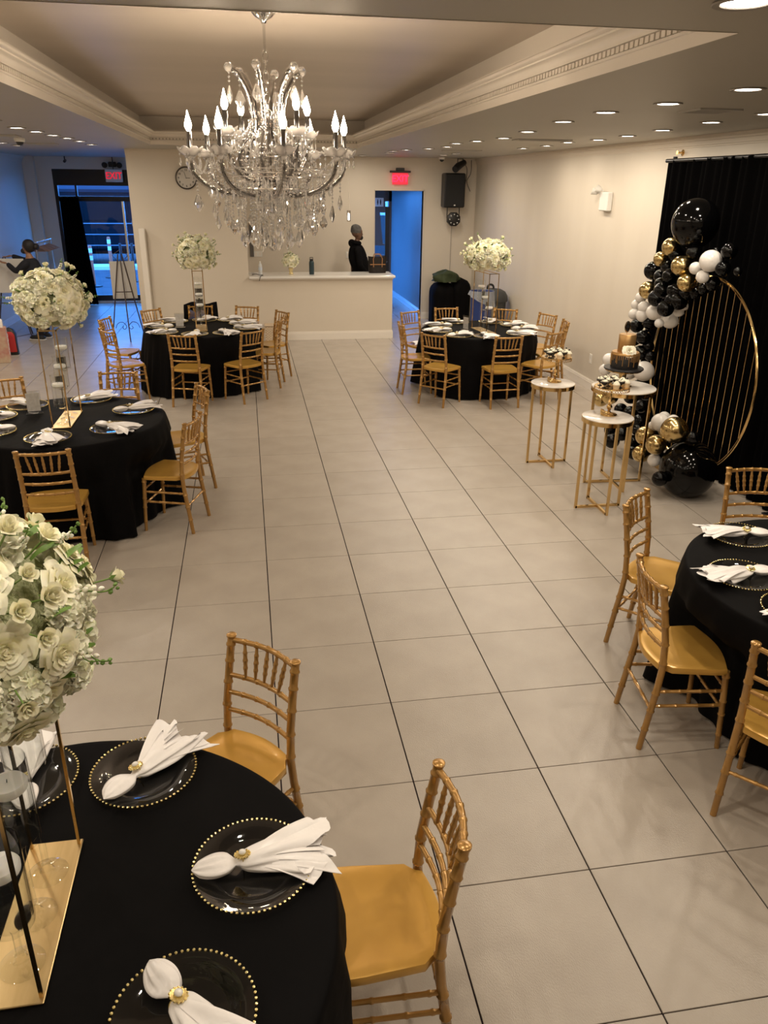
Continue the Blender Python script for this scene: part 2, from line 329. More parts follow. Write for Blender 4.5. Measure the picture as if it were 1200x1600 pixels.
# hallway behind the doorway
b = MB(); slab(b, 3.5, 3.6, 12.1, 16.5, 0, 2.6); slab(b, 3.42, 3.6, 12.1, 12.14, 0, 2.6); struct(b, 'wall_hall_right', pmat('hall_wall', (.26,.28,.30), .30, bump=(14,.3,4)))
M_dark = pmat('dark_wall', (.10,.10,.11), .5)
b = MB()   # wall facing the doorway with its window opening
wy0, wy1 = 13.4, 13.48
slab(b, 2.2, 2.68, wy0, wy1, 0, 2.6); slab(b, 2.68, 2.91, wy0, wy1, 1.98, 2.6); slab(b, 2.68, 2.91, wy0, wy1, 0, 1.13)
slab(b, 2.68, 2.80, wy0, wy1, 1.36, 1.98); slab(b, 2.2, 3.06, 13.48, 13.5, 2.2, 2.6)
b.add([(2.80,wy0,1.36),(2.80,wy0,1.98),(2.862,wy0,1.36),(2.80,wy1,1.36),(2.80,wy1,1.98),(2.862,wy1,1.36)], [(0,1,2),(3,5,4),(1,4,5,2),(0,2,5,3)], 0, False)
slab(b, 2.68, 2.91, wy0, wy1, 1.325, 1.36)
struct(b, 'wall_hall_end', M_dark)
b = MB(); slab(b, 2.3, 2.4, 12.12, 12.2, 0, 2.6); slab(b, 2.3, 2.4, 13.3, 13.4, 0, 2.6); slab(b, 2.3, 2.4, 12.2, 13.3, 0, .2); slab(b, 2.3, 2.4, 12.2, 13.3, 2.45, 2.6)
slab(b, 3.0, 3.06, 13.48, 13.6, 0, 2.6); slab(b, 3.0, 3.06, 16.1, 16.4, 0, 2.6); slab(b, 3.0, 3.06, 13.6, 16.1, 0, .2); slab(b, 3.0, 3.06, 13.6, 16.1, 2.4, 2.6); slab(b, 3.06, 3.5, 16.3, 16.4, 0, 2.6)
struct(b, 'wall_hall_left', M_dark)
b = MB(); slab(b, 2.34, 2.36, 12.2, 13.3, .2, 2.45); slab(b, 3.02, 3.04, 13.6, 16.1, .2, 2.4); o = struct(b, 'added_window', M_storeglass);  # unseen side glazing, added so skylight brightens the right hall wall
f = MB(); slab(f, 2.32, 2.38, 12.2, 12.25, .3, 2.3); slab(f, 2.32, 2.38, 13.25, 13.3, .3, 2.3); slab(f, 2.32, 2.38, 12.25, 13.25, 1.28, 1.32); f.build('window_frame', M_blackmetal, o)
b = MB(); slab(b, 2.69, 2.90, 13.43, 13.445, 1.14, 1.97); o = struct(b, 'window_2', M_storeglass); o['label'] = 'bright narrow hallway window with a slanted upper pane'
b = MB(); b.cbox((2.955, 13.40, 1.05), (.09, .05, 2.1), .006); o = struct(b, 'door_1', M_black, 'black hallway door leaf standing ajar, seen on edge')
h = MB(); h.tube([(2.95,13.37,1.0),(2.95,13.33,1.0),(2.91,13.33,1.0)], .01); h.build('door_handle', M_chrome, o)
# door casing edges of the back doorway (plain plaster jamb)
b = MB(); slab(b, 2.455, 2.47, 11.985, 12.13, 0, 2.435); slab(b, 3.42, 3.435, 11.985, 12.13, 0, 2.435); slab(b, 2.455, 3.435, 11.985, 12.13, 2.42, 2.435)
struct(b, 'trim_3', M_wall, 'thin plaster edge of the doorway to the hall')
# baseboards
def board(mb, p, q, n, h=.13, t=.018):      # from p to q, n = direction into the room
    p = Vector((*p, 0)); q = Vector((*q, 0)); n = Vector((*n, 0))
    for (z0, z1, tt) in ((0, h-.03, t), (h-.03, h-.012, t*.7), (h-.012, h, t*.4)):
        V = [p, q, q+n*tt, p+n*tt]; V = [v+Vector((0,0,z0)) for v in V] + [v+Vector((0,0,z1)) for v in V]
        mb.add(V, [(0,1,2,3),(7,6,5,4),(0,4,5,1),(1,5,6,2),(2,6,7,3),(3,7,4,0)], 0, False)
b = MB(); board(b, (4.46,-6), (4.46,12), (-1,0)); struct(b, 'baseboard_right', M_trim)
b = MB(); board(b, (-1.8,9.9), (2.46,9.9), (0,-1), .14); board(b, (2.46,9.9), (2.46,10.05), (1,0), .14); struct(b, 'baseboard_counter', M_trim)
b = MB(); board(b, (3.435,12), (4.46,12), (0,-1)); board(b, (0,12), (2.46,12), (0,-1)); struct(b, 'baseboard_back', M_trim)
b = MB(); board(b, (-4.5,-6), (-4.5,14.9), (1,0)); struct(b, 'baseboard_left', M_trim)
b = MB(); board(b, (3.5,12.14), (3.5,16.3), (-1,0), .12, .025); struct(b, 'baseboard_hall', pmat('hall_baseboard', (.75,.78,.80), .15, coat=.6))
def crown(mb, p, q, n):
    p = Vector((*p, 0)); q = Vector((*q, 0)); n = Vector((*n, 0))
    for (z0, z1, tt) in ((2.90, 2.915, .012), (2.915, 2.955, .028), (2.955, 2.975, .05), (2.975, 3.0, .075)):
        V = [p, q, q+n*tt, p+n*tt]; V = [v+Vector((0,0,z0)) for v in V] + [v+Vector((0,0,z1)) for v in V]
        mb.add(V, [(0,1,2,3),(7,6,5,4),(0,4,5,1),(1,5,6,2),(2,6,7,3),(3,7,4,0)], 0, False)
for k, (p, q, n) in enumerate((((4.46,-6),(4.46,12),(-1,0)), ((0,12),(4.46,12),(0,-1)), ((-1.8,9.9),(0,9.9),(0,-1)), ((-4.5,-6),(-4.5,14.9),(1,0)))):
    b = MB(); crown(b, p, q, n); struct(b, 'trim_%d' % (k+4), M_wall, ['slim cornice along the right wall','slim cornice along the back wall','slim cornice over the clock','slim cornice along the left wall'][k])
# storefront end of the lobby
SY = 14.9
b = MB(); slab(b, -4.6, -3.97, SY, SY+.12, 0, CZ); slab(b, -3.97, -1.7, SY, SY+.12, 2.76, CZ); slab(b, -4.5, -4.28, SY-.16, SY, 0, CZ); slab(b, -3.97, -1.7, SY, SY+.12, -.05, .05)
struct(b, 'wall_storefront', M_wall)
b = MB(); slab(b, -3.95, -1.8, SY+.05, SY+.06, .12, 2.7); door = struct(b, 'window_3', M_storeglass, 'storefront glass in a black metal frame')
f = MB(); slab(f, -3.97, -3.90, SY, SY+.1, .05, 2.76); f.build('window_frame', M_blackmetal, door)
f = MB(); slab(f, -3.90, -1.8, SY, SY+.1, 2.44, 2.76); f.build('header', M_blackmetal, door)
f = MB(); slab(f, -3.90, -1.8, SY-.01, SY+.09, 2.13, 2.23); f.build('transom_rail', M_blackmetal, door)
f = MB(); slab(f, -3.55, -3.51, SY, SY+.09, 2.23, 2.44); f.build('mullion', M_blackmetal, door)
f = MB(); slab(f, -3.90, -1.8, SY-.01, SY+.09, .05, .17); f.build('sill', M_blackmetal, door)
f = MB(); slab(f, -2.62, -2.58, SY-.02, SY+.1, .17, 2.13); f.build('door_stile', pmat('bright_aluminium', (.75,.78,.82), .2, metal=1), door)
f = MB(); f.tube([(-2.40,SY-.03,1.9),(-2.44,SY-.06,1.7),(-2.36,SY-.06,1.35),(-2.24,SY-.03,1.2)], .010); f.build('pull_cable', M_white, door)
# vertical leaning edge beside the lobby opening is a thing of its own, see below
# ------------------------------------------------------------------ street outside
b = MB(); slab(b, -14, 6, 15.02, 70, -.12, -.02); struct(b, 'ground', pmat('asphalt', (.03,.033,.036), .8, spec=.1, noise=(2,(.045,.048,.052),6)), 'street surface outside the storefront')
b = MB(); slab(b, -14, 2, 15.05, 22.3, -.02, .0); struct(b, 'sidewalk', pmat('concrete_walk', (.075,.08,.09), .8, spec=.1, noise=(3,(.055,.06,.066),6)))
b = MB(); slab(b, -14, 2, 22.3, 23.2, -.02, .10); struct(b, 'curb', pmat('bright_curb', (.60,.62,.65), .6))
M_van = pmat('dark_vehicle_paint', (.004,.006,.009), .5, spec=.06)
M_vang = pmat('vehicle_window', (.003,.005,.007), .35, spec=.05)
M_stripe = pmat('pale_stripe', (.16,.18,.20), .5, spec=.1)
v = thing('parked_bus', 'dark blue bus parked at the curb beyond the storefront door', 'bus', (-5.2, 25.6, 0))
m = MB(); m.cbox((0,0,1.25), (9.5, 2.4, 1.9), .18); m.build('body', M_van, v)
m = MB(); m.cbox((0,0,2.34), (9.2, 2.2, .34), .12); m.build('roof', pmat('pale_roof', (.05,.06,.08), .5, spec=.1), v)
for k in range(6):
    m = MB(); m.cbox((-3.9+k*1.55, -1.21, 1.66), (1.4, .04, .62), .01); m.build('window', M_vang, v)
for z in (1.26, .92, .58):
    m = MB(); m.box((0,-1.215,z), (9.3,.03,.030)); m.build('side_stripe', M_stripe, v)
for x in (-3, 3):
    m = MB(); m.lathe([(.01,-.14),(.42,-.14),(.46,-.08),(.46,.08),(.42,.14),(.01,.14)], (x,-1.12,.46), 24, M=Matrix.Rotation(PI/2,3,'X')); m.build('wheel', M_black, v)
M_orange = pmat('orange_post', (.55,.10,.04), .5); M_refl = pmat('white_reflective_band', (.8,.82,.85), .35)
def delineator(x, y, h, lab):
    t = thing('delineator_post', lab, 'traffic post', (x, y, 0), group='delineator posts outside')
    m = MB(); m.lathe([(.001,0),(.20,0),(.20,.03),(.06,.06),(.001,.06)], n=20); m.build('base', M_black, t)
    m = MB(); m.lathe([(.045,.05),(.045,h-.02),(.03,h),(.001,h)], n=16); m.build('post', M_orange, t)
    for z in (h-.12, h-.30):
        m = MB(); m.lathe([(.047,z-.06),(.048,z-.06),(.048,z+.05),(.047,z+.05)], n=16); m.build('reflective_band', M_refl, t)
delineator(-3.95, 17.98, 1.02, 'orange delineator post with white bands, nearer one seen right of the black curtain')
delineator(-3.80, 20.1, 1.10, 'orange delineator post with white bands, farther one seen near the middle of the glass')
for k, (x, y) in enumerate(((-3.35, 19.0), (-3.05, 19.0))):
    t = thing('bollard', ['slim black bollard just left of the bright door stile', 'slim black bollard just right of the bright door stile'][k], 'bollard', (x, y, 0), group='black bollards outside')
    m = MB(); m.tube([(0,0,0),(0,0,1.0)], .035, 12); m.build('post', M_black, t)
    m = MB(); m.lathe([(.09,0),(.09,.02),(.04,.03),(.001,.03)], n=16); m.build('base', M_black, t)
# ------------------------------------------------------------------ recessed ceiling lights
M_ring = pmat('lamp_trim', (.30,.27,.24), .4)
ring = MB(); ring.lathe([(.062,.0),(.085,.0),(.088,-.004),(.085,-.008),(.066,-.006),(.062,.0)], n=28); ring_me = ring.mesh('trim_ring', M_ring)
lens = MB(); lens.lathe([(.001,-.003),(.063,-.003)], n=28); lens_me = lens.mesh('lens', M_lens)
ld = bpy.data.lights.new('downlight', 'AREA'); ld.shape = 'DISK'; ld.size = .12; ld.energy = LAMP_W; ld.color = WARM
ROWS = {'inner right': [(2.56,.20),(2.55,1.01),(2.45,1.68),(2.49,2.56),(2.64,3.84),(2.76,4.95),(2.66,5.65),(2.57,6.25),(2.68,7.17),(2.58,7.85),(2.36,8.35),(2.26,8.9),(2.33,9.6)],
  'outer right': [(3.53,1.48),(3.58,2.27),(3.68,3.23),(3.78,4.13),(3.8,4.88),(3.7,5.5),(3.78,6.4),(3.75,7.22),(3.38,9.4),(3.36,10.2)],
  'inner left': [(-2.15,4.92),(-2.11,5.53),(-2.08,6.17),(-2.05,6.81),(-2.04,7.55),(-2.06,8.5)], 'outer left': [(-3.22,8.5),(-3.23,9.3)],
  'near edge': [(1.36,-1.65)]}
EXTRA = [(-2.1,3.9),(-2.1,2.9),(-2.1,1.7),(-2.1,.5),(-2.1,-.8),(-3.3,6),(-3.3,4),(-3.3,2),(-3.3,0),(2.56,-.9),(3.55,.3),(3.55,-1.2),(.2,-1.9),(-.9,-2.2),(1.4,-3.2),(0,-3.3),(-1.6,-3.4),(2.9,-2.6),(-2.8,-2.4),(2.1,11.1)]  # left rows continued out of frame, plus unseen lights added to brighten the room
def downlight(x, y, lab, grp):
    t = thing('recessed_light', lab, 'ceiling light', (x, y, CZ-.0005), group=grp)
    put('trim_ring', ring_me, t); put('lens', lens_me, t)
    l = bpy.data.objects.new('lamp', ld); link(l, t); l.location = (0,0,-.015)
ordn = ['nearest','second','third','fourth','fifth','sixth','seventh','eighth','ninth','tenth','eleventh','twelfth','farthest']
for rn, pts in ROWS.items():
    for k, (x, y) in enumerate(pts):
        pos = 'farthest' if k == len(pts)-1 and k else ordn[k]
        if rn == 'near edge': lab = 'large round ceiling light cut by the top right corner of the picture'
        else: lab = 'round recessed ceiling light, %s of the %s row' % (pos, rn)
        downlight(x, y, lab, 'recessed lights, %s row' % rn)
for x, y in EXTRA: downlight(x, y, 'round recessed ceiling light added out of view', 'recessed lights added out of view')
# ------------------------------------------------------------------ chairs
def node_tube(mb, pts, r, nodes, n=10, mi=0):
    """a bamboo-turned rod: tube along pts (polyline) of radius r with thickened rings at the fractions in nodes"""
    P = [Vector(p) for p in pts]; L = [0]
    for i in range(1, len(P)): L.append(L[-1]+(P[i]-P[i-1]).length)
    tot = L[-1]
    def at(s):
        s = max(0, min(tot, s))
        for i in range(1, len(P)):
            if s <= L[i] + 1e-9: return P[i-1].lerp(P[i], (s-L[i-1])/max(1e-9, L[i]-L[i-1]))
        return P[-1]
    st = {0.0: 1.0, tot: 1.0}
    for l in L: st[l] = 1.0
    for q in nodes:
        s = q*tot
        for dd, f in ((-.008, 1.0), (-.004, 1.17), (-.0008, 1.22), (.0008, 1.22), (.004, 1.17), (.008, 1.0)): st[max(0,min(tot, s+dd))] = f
    ks = sorted(st); rr = r if callable(r) else (lambda t: r)
    mb.tube([at(s) for s in ks], [rr(s/tot)*st[s] for s in ks], n, mi)
CHM = {}
def chair_meshes():
    zt = .872
    for s in (-1, 1):
        m = MB(); pts = [(s*.182,-.193,0),(s*.178,-.172,.16),(s*.173,-.146,.36),(s*.170,-.138,.46),(s*.168,-.146,.60),(s*.166,-.168,.74),(s*.165,-.192,zt)]
        node_tube(m, pts, lambda t: .0165 - .004*max(0,.25-t)*2, [.13,.25,.36,.55,.665,.78,.885,.965])
        m.lathe([(.0155,0),(.0155,.004),(.020,.006),(.0205,.014),(.017,.017),(.001,.0175)], (s*.165,-.1925,zt-.003), 12)
        CHM['back_post%d' % s] = m.mesh('back_post', M_gold)
        m = MB(); node_tube(m, [(s*.181,.193,0),(s*.177,.183,.20),(s*.168,.170,.435)], lambda t: .0125+.004*t, [.18,.45,.62,.93]); CHM['leg%d' % s] = m.mesh('leg', M_gold)
    def rail(z, y, r, bow, nodes):
        m = MB(); x0 = .160
        node_tube(m, [(-x0+2*x0*i/10, y-bow*math.sin(PI*i/10), z) for i in range(11)], r, nodes); return m
    CHM['top_rail'] = rail(.862,-.190,.0112,.030,[.17,.33,.5,.67,.83]).mesh('top_rail', M_gold)
    for k, (z, y) in enumerate(((.715,-.163),(.640,-.151),(.560,-.143))): CHM['back_rail%d' % k] = rail(z, y, .0098, .026, [.2,.4,.6,.8]).mesh('back_rail', M_gold)
    for k in range(5):
        f = (k+1)/6; x = -.160+.32*f; bw = math.sin(PI*f)
        m = MB(); node_tube(m, [(x*.80,-.163-.026*bw,.720),(x,-.190-.030*bw,.858)], lambda t: .0055+.0035*math.sin(PI*min(1,t*1.02)), [.28,.5,.72], 8); CHM['spindle%d' % k] = m.mesh('spindle', M_gold)
    # seat: rounded front, scooped back corners
    out = []
    for i in range(13): t = i/12; out.append((-.198+.396*t, .158+.040*math.sin(PI*t)))
    out += [(.202,.140),(.200,.08),(.190,-.03),(.184,-.095),(.168,-.112),(.155,-.128),(.148,-.150)]
    for i in range(1, 8): t = i/8; out.append((.148-.296*t, -.150-.028*math.sin(PI*t)))
    out += [(-.148,-.150),(-.155,-.128),(-.168,-.112),(-.184,-.095),(-.190,-.03),(-.200,.08),(-.202,.140)]
    m = MB(); N = len(out); V = []
    for (sc, z) in ((.96,.430),(.995,.433),(1,.438),(1,.456),(.985,.4625),(.93,.4640),(.78,.4600),(.4,.4575),(.02,.4570)): V += [(x*sc, y*sc if y > 0 else y*sc, z) for x, y in out]
    F = [(i*N+k, (i)*N+(k+1)%N, (i+1)*N+(k+1)%N, (i+1)*N+k) for i in range(8) for k in range(N)]
    F = [tuple(reversed(f)) for f in F]; F.append(tuple(range(N))); F.append(tuple(reversed(range(8*N, 9*N))))
    m.add(V, F, 0, True); CHM['seat'] = m.mesh('seat', M_goldseat, weld=False, sharp=50)
    k = 0
    def st(a, b, z, r=.0085, nodes=(.12,.35,.65,.88)):
        nonlocal k; m = MB(); node_tube(m, [a, b], r, nodes, 8); CHM['stretcher%d' % k] = m.mesh('stretcher', M_gold); k += 1
    for s in (-1, 1):
        st((s*.177,-.165,.245),(s*.173,.178,.245),0); st((s*.174,-.150,.325),(s*.171,.174,.325),0)
    st((-.174,.180,.225),(.174,.180,.225),0); st((-.172,.176,.345),(.172,.176,.345),0); st((-.177,-.163,.225),(.177,-.163,.225),0)
chair_meshes()
def make_chair():
    t = thing('dining_chair', 'gold bamboo-turned chair', 'chair')
    for k, me in CHM.items(): put(k.rstrip('-0123456789'), me, t)
    return t
CH_LAB = {
 'F': ['gold chair seen from behind, left of the two in front of the far right table', 'gold chair seen from behind, right of the two in front of the far right table', 'gold chair seen edge-on at the left side of the far right table', 'gold chair by the hallway at the far right table, a white napkin on its seat',
       'gold chair behind the far right table, in front of the black-covered pile', 'gold chair behind the far right table, right of the flower stand, by the bins', 'gold chair at the back right of the far right table, standing out from the wall', 'gold chair nearest the right wall at the far right table, seen edge-on', 'gold chair at the far right table, partly hidden by the farther cupcake stand'],
 'M': ['gold chair with its back to us in front of the table under the clock', 'gold chair at the front right of the table under the clock, turned left', 'gold chair right of the table under the clock, nearer of the two edge-on ones', 'gold chair right of the table under the clock, farther one, by the woven basket', 'gold chair behind the table under the clock, before the counter wall', 'gold chair draped in a black coat behind the table under the clock', 'gold chair behind left of the table under the clock, before the leaning white board', 'gold chair at the left of the table under the clock, farther of the two', 'gold chair at the left of the table under the clock, nearer of the two'],
 'L': ['gold chair with its back to us in front of the left table', 'gold chair at the right of the left table, nearer one, seat turned to us', 'gold chair at the right of the left table, farther one', 'gold chair behind the left table, just left of the table under the clock', 'gold chair behind the left table, cut by the left edge of the picture'],
 'N': ['gold chair drawn up right of the nearest table, seat in full view', 'gold chair behind right of the nearest table, its seat half hidden by the cloth'],
 'R': ['gold chair at the left of the right table, farther one', 'gold chair at the left of the right table, nearer one with its whole seat visible', 'gold chair in front of the right table, cut by the right edge of the picture', 'gold chair behind the right table, in front of the black drape']}
GRP = {'F': 'chairs around the far right table', 'M': 'chairs around the table under the clock', 'L': 'chairs around the left table', 'N': 'chairs around the nearest table', 'R': 'chairs around the right table'}
proto = None; cnt = {}
for (tb, x, y, a) in CHAIRS:
    o = make_chair() if proto is None else copy_tree(proto); proto = proto or o
    o.location = (x, y, 0); o.rotation_euler = (0, 0, math.radians(a-90))
    i = cnt.get(tb, 0); cnt[tb] = i+1; o['label'] = CH_LAB[tb][i]; o['group'] = GRP[tb]
# ------------------------------------------------------------------ tables under black cloths
TAB = {'F': (2.965,6.20), 'M': (-.637,6.725), 'R': (2.804,-.988), 'L': (-1.505,2.42), 'N': (-.64,-2.43)}
TN = {'F': 'far right table', 'M': 'table under the clock', 'R': 'right table', 'L': 'left table', 'N': 'nearest table'}
TLAB = {'F': 'round table under a floor-length black cloth at the far right, by the wall', 'M': 'round table under a floor-length black cloth below the wall clock', 'R': 'round table under a wrinkled black cloth cut by the right edge of the picture', 'L': 'round table under a floor-length black cloth at the left edge, middle distance', 'N': 'round table under a black cloth filling the near left corner'}
TT = .765
def cloth(seed, key='N'):
    tx, ty = TAB[key]; push = []
    for (tb, x, y, a_) in CHAIRS:
        if tb == key: push.append((math.atan2(y-ty, x-tx), math.hypot(x-tx, y-ty)-.215))
    rnd = random.Random(seed); nt_ = 240; ph = [rnd.uniform(0, 2*PI) for _ in range(8)]; m = MB()
    def wr(r, a):
        x, y = r*math.cos(a), r*math.sin(a)
        return .0012*math.sin(9*x+4*y+ph[0]) + .0010*math.sin(-7*x+13*y+ph[1]) + .0009*math.sin(23*x+9*y+ph[2])*math.sin(6*y+ph[3])
    prof = [(.001,0,0),(.15,0,0),(.30,0,0),(.45,0,0),(.58,0,0),(.68,0,0),(.735,0,0),(.752,-.002,0),(.760,-.010,0),(.764,-.03,.05)]
    for k in range(1, 13): t = k/12; prof.append((.764+.085*t**.8, -.03-(TT-.045)*t, .05+.95*t))
    V = []
    for (r, dz, f) in prof:
        for k in range(nt_):
            a = 2*PI*k/nt_
            w = abs(math.sin(9.5*a+ph[4]+.6*math.sin(2*a+ph[5])))**.8*.045 + .018*math.sin(23*a+ph[6]) + .012*math.sin(41*a+ph[7]+2*f)
            rr = r + f*(w-.012); z_ = TT+dz
            if f > 0:
                lf = min(1, max(0, (.62-z_)/.13))
                for (pa, df) in push:
                    dl = abs((a-pa+PI) % (2*PI)-PI)*.75; g_ = 1 if dl < .20 else max(0, 1-(dl-.20)/.16); g_ = g_*g_*(3-2*g_)
                    lim = df-.012+.012*math.sin(23*a)
                    if rr > lim: rr = rr+(lim-rr)*g_*lf
            V.append((rr*math.cos(a), rr*math.sin(a), TT+dz+(wr(r, a) if f == 0 else 0)))
    F = [(i*nt_+k, i*nt_+(k+1)%nt_, (i+1)*nt_+(k+1)%nt_, (i+1)*nt_+k) for i in range(len(prof)-1) for k in range(nt_)]
    m.add(V, [tuple(reversed(f)) for f in F], 0, True); return m.mesh('tablecloth', M_cloth, sharp=None)
M_ply = pmat('plywood', (.42,.28,.15), .5, noise=(6,(.36,.23,.12),5))
topm = MB(); topm.lathe([(.001,TT-.028),(.745,TT-.028),(.752,TT-.022),(.752,TT-.008),(.745,TT-.004),(.001,TT-.004)], n=48); topm = topm.mesh('tabletop', M_ply)
legm = []
for sx in (-1, 1):
    for sy in (-1, 1):
        m = MB(); m.tube([(sx*.34,sy*.34,TT-.03),(sx*.46,sy*.42,0)], .014, 8); legm.append(m.mesh('leg', M_blackmetal))
for i, (k, (x, y)) in enumerate(TAB.items()):
    t = thing('round_table', TLAB[k], 'table', (x, y, 0), group='round tables under black cloths')
    put('tabletop', topm, t)
    for l in legm: put('leg', l, t)
    put('tablecloth', cloth(i+3, k), t)
# ------------------------------------------------------------------ place settings
m = MB(); m.lathe([(.001,.004),(.100,.004),(.108,.006),(.118,.013),(.150,.017),(.1605,.0185),(.1605,.0215),(.150,.020),(.117,.016),(.106,.009),(.100,.0075),(.001,.0075)], n=64); plate_me = m.mesh('charger_plate', M_plate)
m = MB()
for k in range(72):
    a = 2*PI*k/72; m.ball((.1635*math.cos(a), .1635*math.sin(a), .020), .0052, 6, 4)
beads_me = m.mesh('bead_rim', M_beads)
def napkin_mesh(seed, style=0):
    r = random.Random(seed); p = [r.uniform(0, 6.28) for _ in range(6)]; m = MB(); nu, nv = 34, 36
    def W(u):
        if u < .36: w = .014 + .024*math.sin(PI*min(1,(u/.36))*.85)
        else: w = .023 + (.034+.01*style)*((u-.36)/.64)**.75
        return w - .014*math.exp(-((u-.36)/.045)**2)
    def fn(i, j):
        v = 2*PI*j; u = i; w = W(u); tip = min(1, (u/.05))**.5 if u < .05 else 1
        fold = .34*max(0,(u-.36))*math.sin(5*v+p[0]+2*u) + .16*math.sin(3*v+p[1]+7*u) + .13*math.sin(8*v+p[2]+3*u)*min(1,abs(u-.36)*4)
        rad = w*(1+fold)*max(.08,tip); h = rad*(.50 if u < .6 else .50-.42*(u-.6)/.4*.8)
        x = -.165 + .335*u + .030*u*u*math.sin(2*v+p[3])*(u > .7)*(u-.7)/.3*2
        y = rad*math.cos(v) + .018*math.sin(3.3*u+p[4])*u
        z = max(.0, .022 + h*math.sin(v)*1.0) + .006
        return (x, y, z)
    m.grid(fn, nu, nv)
    m.add([fn(0, j/nv) for j in range(nv)], [tuple(range(nv))], 0, True)
    for q in range(6):                       # pleated fan of the loose end
        a = -.36+.145*q+r.uniform(-.03,.03); L = .215+r.uniform(-.018,.018); sl = r.uniform(-.035,.035); zz = .026+.003*q
        def fl(i, j, a=a, L=L, q=q, sl=sl, zz=zz):
            d = (j-.5)*2; rr = L*i+sl*d*i*i; ww = .008+.034*i**.8
            return (-.018+rr*math.cos(a), rr*math.sin(a)+d*ww, max(.012, zz+.015*math.sin(PI*i)*.7+.011*math.sin(2.4*d+q*1.3)*i-.010*i*i))
        m.grid(fl, 9, 7); m.grid(lambda i, j, fl=fl: tuple(Vector(fl(i, 1-j))-Vector((0,0,.0018))), 9, 7)
    return m.mesh('napkin', M_napkin, sharp=None)
NAPS = [napkin_mesh(s, s % 3) for s in (1, 5, 9, 14)]
m = MB(); m.torus((-.026,0,.026), .0225, .0016, 24, 6, M=Matrix.Rotation(PI/2,3,'Y')); band_me = m.mesh('napkin_ring', M_beads)
m = MB()
m.lathe([(.001,0),(.0205,0),(.0215,.0015),(.0205,.003),(.0125,.0035),(.012,.0045),(.001,.0045)], n=28)
for k in range(14):
    a = 2*PI*k/14; m.ball((.0205*math.cos(a), .0205*math.sin(a), .002), .0033, 6, 4)
flower_me = m.mesh('ornament', M_beads)
m = MB(); m.ball((0,0,.006), .0105, 14, 8, sz=.7); pearl_me = m.mesh('pearl', M_pearl)
PLATES = {
 'N': [(-.44,-1.88,52,'glass charger plate at the far side of the nearest table'), (-.10,-2.31,5,'glass charger plate at the right side of the nearest table'), (-.26,-2.72,-58,'glass charger plate at the bottom edge of the picture on the nearest table'), (-.81,-1.86,107,'glass charger plate partly hidden behind the tall stem vases of the nearest table')],
 'R': [(2.55,-.46,168,'glass charger plate farthest back on the right table'), (2.29,-.90,178,'glass charger plate at the left rim of the right table'), (2.345,-1.25,-150,'glass charger plate cut by the right edge of the picture')],
 'L': [(-1.54,1.89,-75,'glass charger plate at the near rim of the left table'), (-1.98,2.10,-160,'glass charger plate cut by the left edge, nearer of the two on the left table'), (-2.08,2.53,170,'glass charger plate cut by the left edge, farther of the two on the left table'), (-1.91,2.85,130,'glass charger plate behind the card holder on the left table'), (-1.42,3.0,40,'glass charger plate right of the stem vases, far side of the left table'), (-1.02,2.61,25,'glass charger plate at the far right of the left table'), (-1.11,2.08,-35,'glass charger plate at the near right of the left table')],
 'M': [(-1.18,6.74,172,'glass charger plate at the left rim of the table under the clock, farther one'), (-1.09,6.30,-150,'glass charger plate at the left rim of the table under the clock, nearer one'), (-1.02,7.16,150,'glass charger plate at the back left of the table under the clock'), (-.64,7.24,60,'glass charger plate behind the vases of the table under the clock'), (-.30,7.22,40,'glass charger plate at the back right of the table under the clock'), (-.14,6.90,15,'glass charger plate at the right of the table under the clock, farther one'), (-.08,6.53,-15,'glass charger plate at the right of the table under the clock, nearer one'), (-.33,6.19,-60,'glass charger plate at the front right of the table under the clock'), (-.71,6.14,-100,'glass charger plate behind the front chair of the table under the clock')],
 'F': [(2.80,6.70,130,'glass charger plate at the back of the far right table, left of the stand'), (2.50,6.45,160,'glass charger plate at the back left of the far right table'), (2.40,6.05,-175,'glass charger plate at the left rim of the far right table'), (2.56,5.69,20,'glass charger plate at the front left of the far right table'), (2.90,5.60,-85,'glass charger plate at the front of the far right table'), (3.27,6.66,70,'glass charger plate at the back of the far right table, right of the stand'), (3.50,6.40,25,'glass charger plate at the back right of the far right table'), (3.54,6.06,5,'glass charger plate at the right rim of the far right table'), (3.37,5.72,-20,'glass charger plate at the front right of the far right table')]}
q = 0
for k, L in PLATES.items():
    for (x, y, a, lab) in L:
        t = thing('charger_plate', lab, 'plate', (x, y, TT+.0015), 0, 'charger plates on the '+TN[k])
        put('dish', plate_me, t); bd = put('bead_rim', beads_me, t); bd['kind'] = 'stuff'
        nl = lab.replace('glass charger plate', 'rolled white napkin')
        n = thing('napkin', nl, 'napkin', (x, y, TT+.0105), math.radians(a), 'rolled napkins on the '+TN[k])
        nb = put('cloth', NAPS[q % 4], n); rg = put('napkin_ring', band_me, n)
        om = put('ornament', flower_me, rg, (-.026, .004, .046), (-.25,0,0)); om['label'] = 'gold filigree ornament'
        put('pearl', pearl_me, rg, (-.026, .004, .049), (-.25,0,0))
        q += 1
# a loose napkin on a chair seat
m = MB(); rn = random.Random(4)
m.grid(lambda i, j: (.22*(i-.5)+.02*math.sin(5*j), .20*(j-.5)+.02*math.sin(4*i), .004+.02*abs(math.sin(4*i+3*j))), 14, 14)
m.grid(lambda i, j: (.22*(.5-i)+.02*math.sin(5*j), .20*(j-.5)+.02*math.sin(4*i), .002+.02*abs(math.sin(4*(1-i)+3*j))), 14, 14)
o = m.build('napkin', M_napkin, loc=(2.33, 6.86, .462)); tag(o, 'crumpled white napkin lying on the seat of the chair by the hallway', 'napkin')
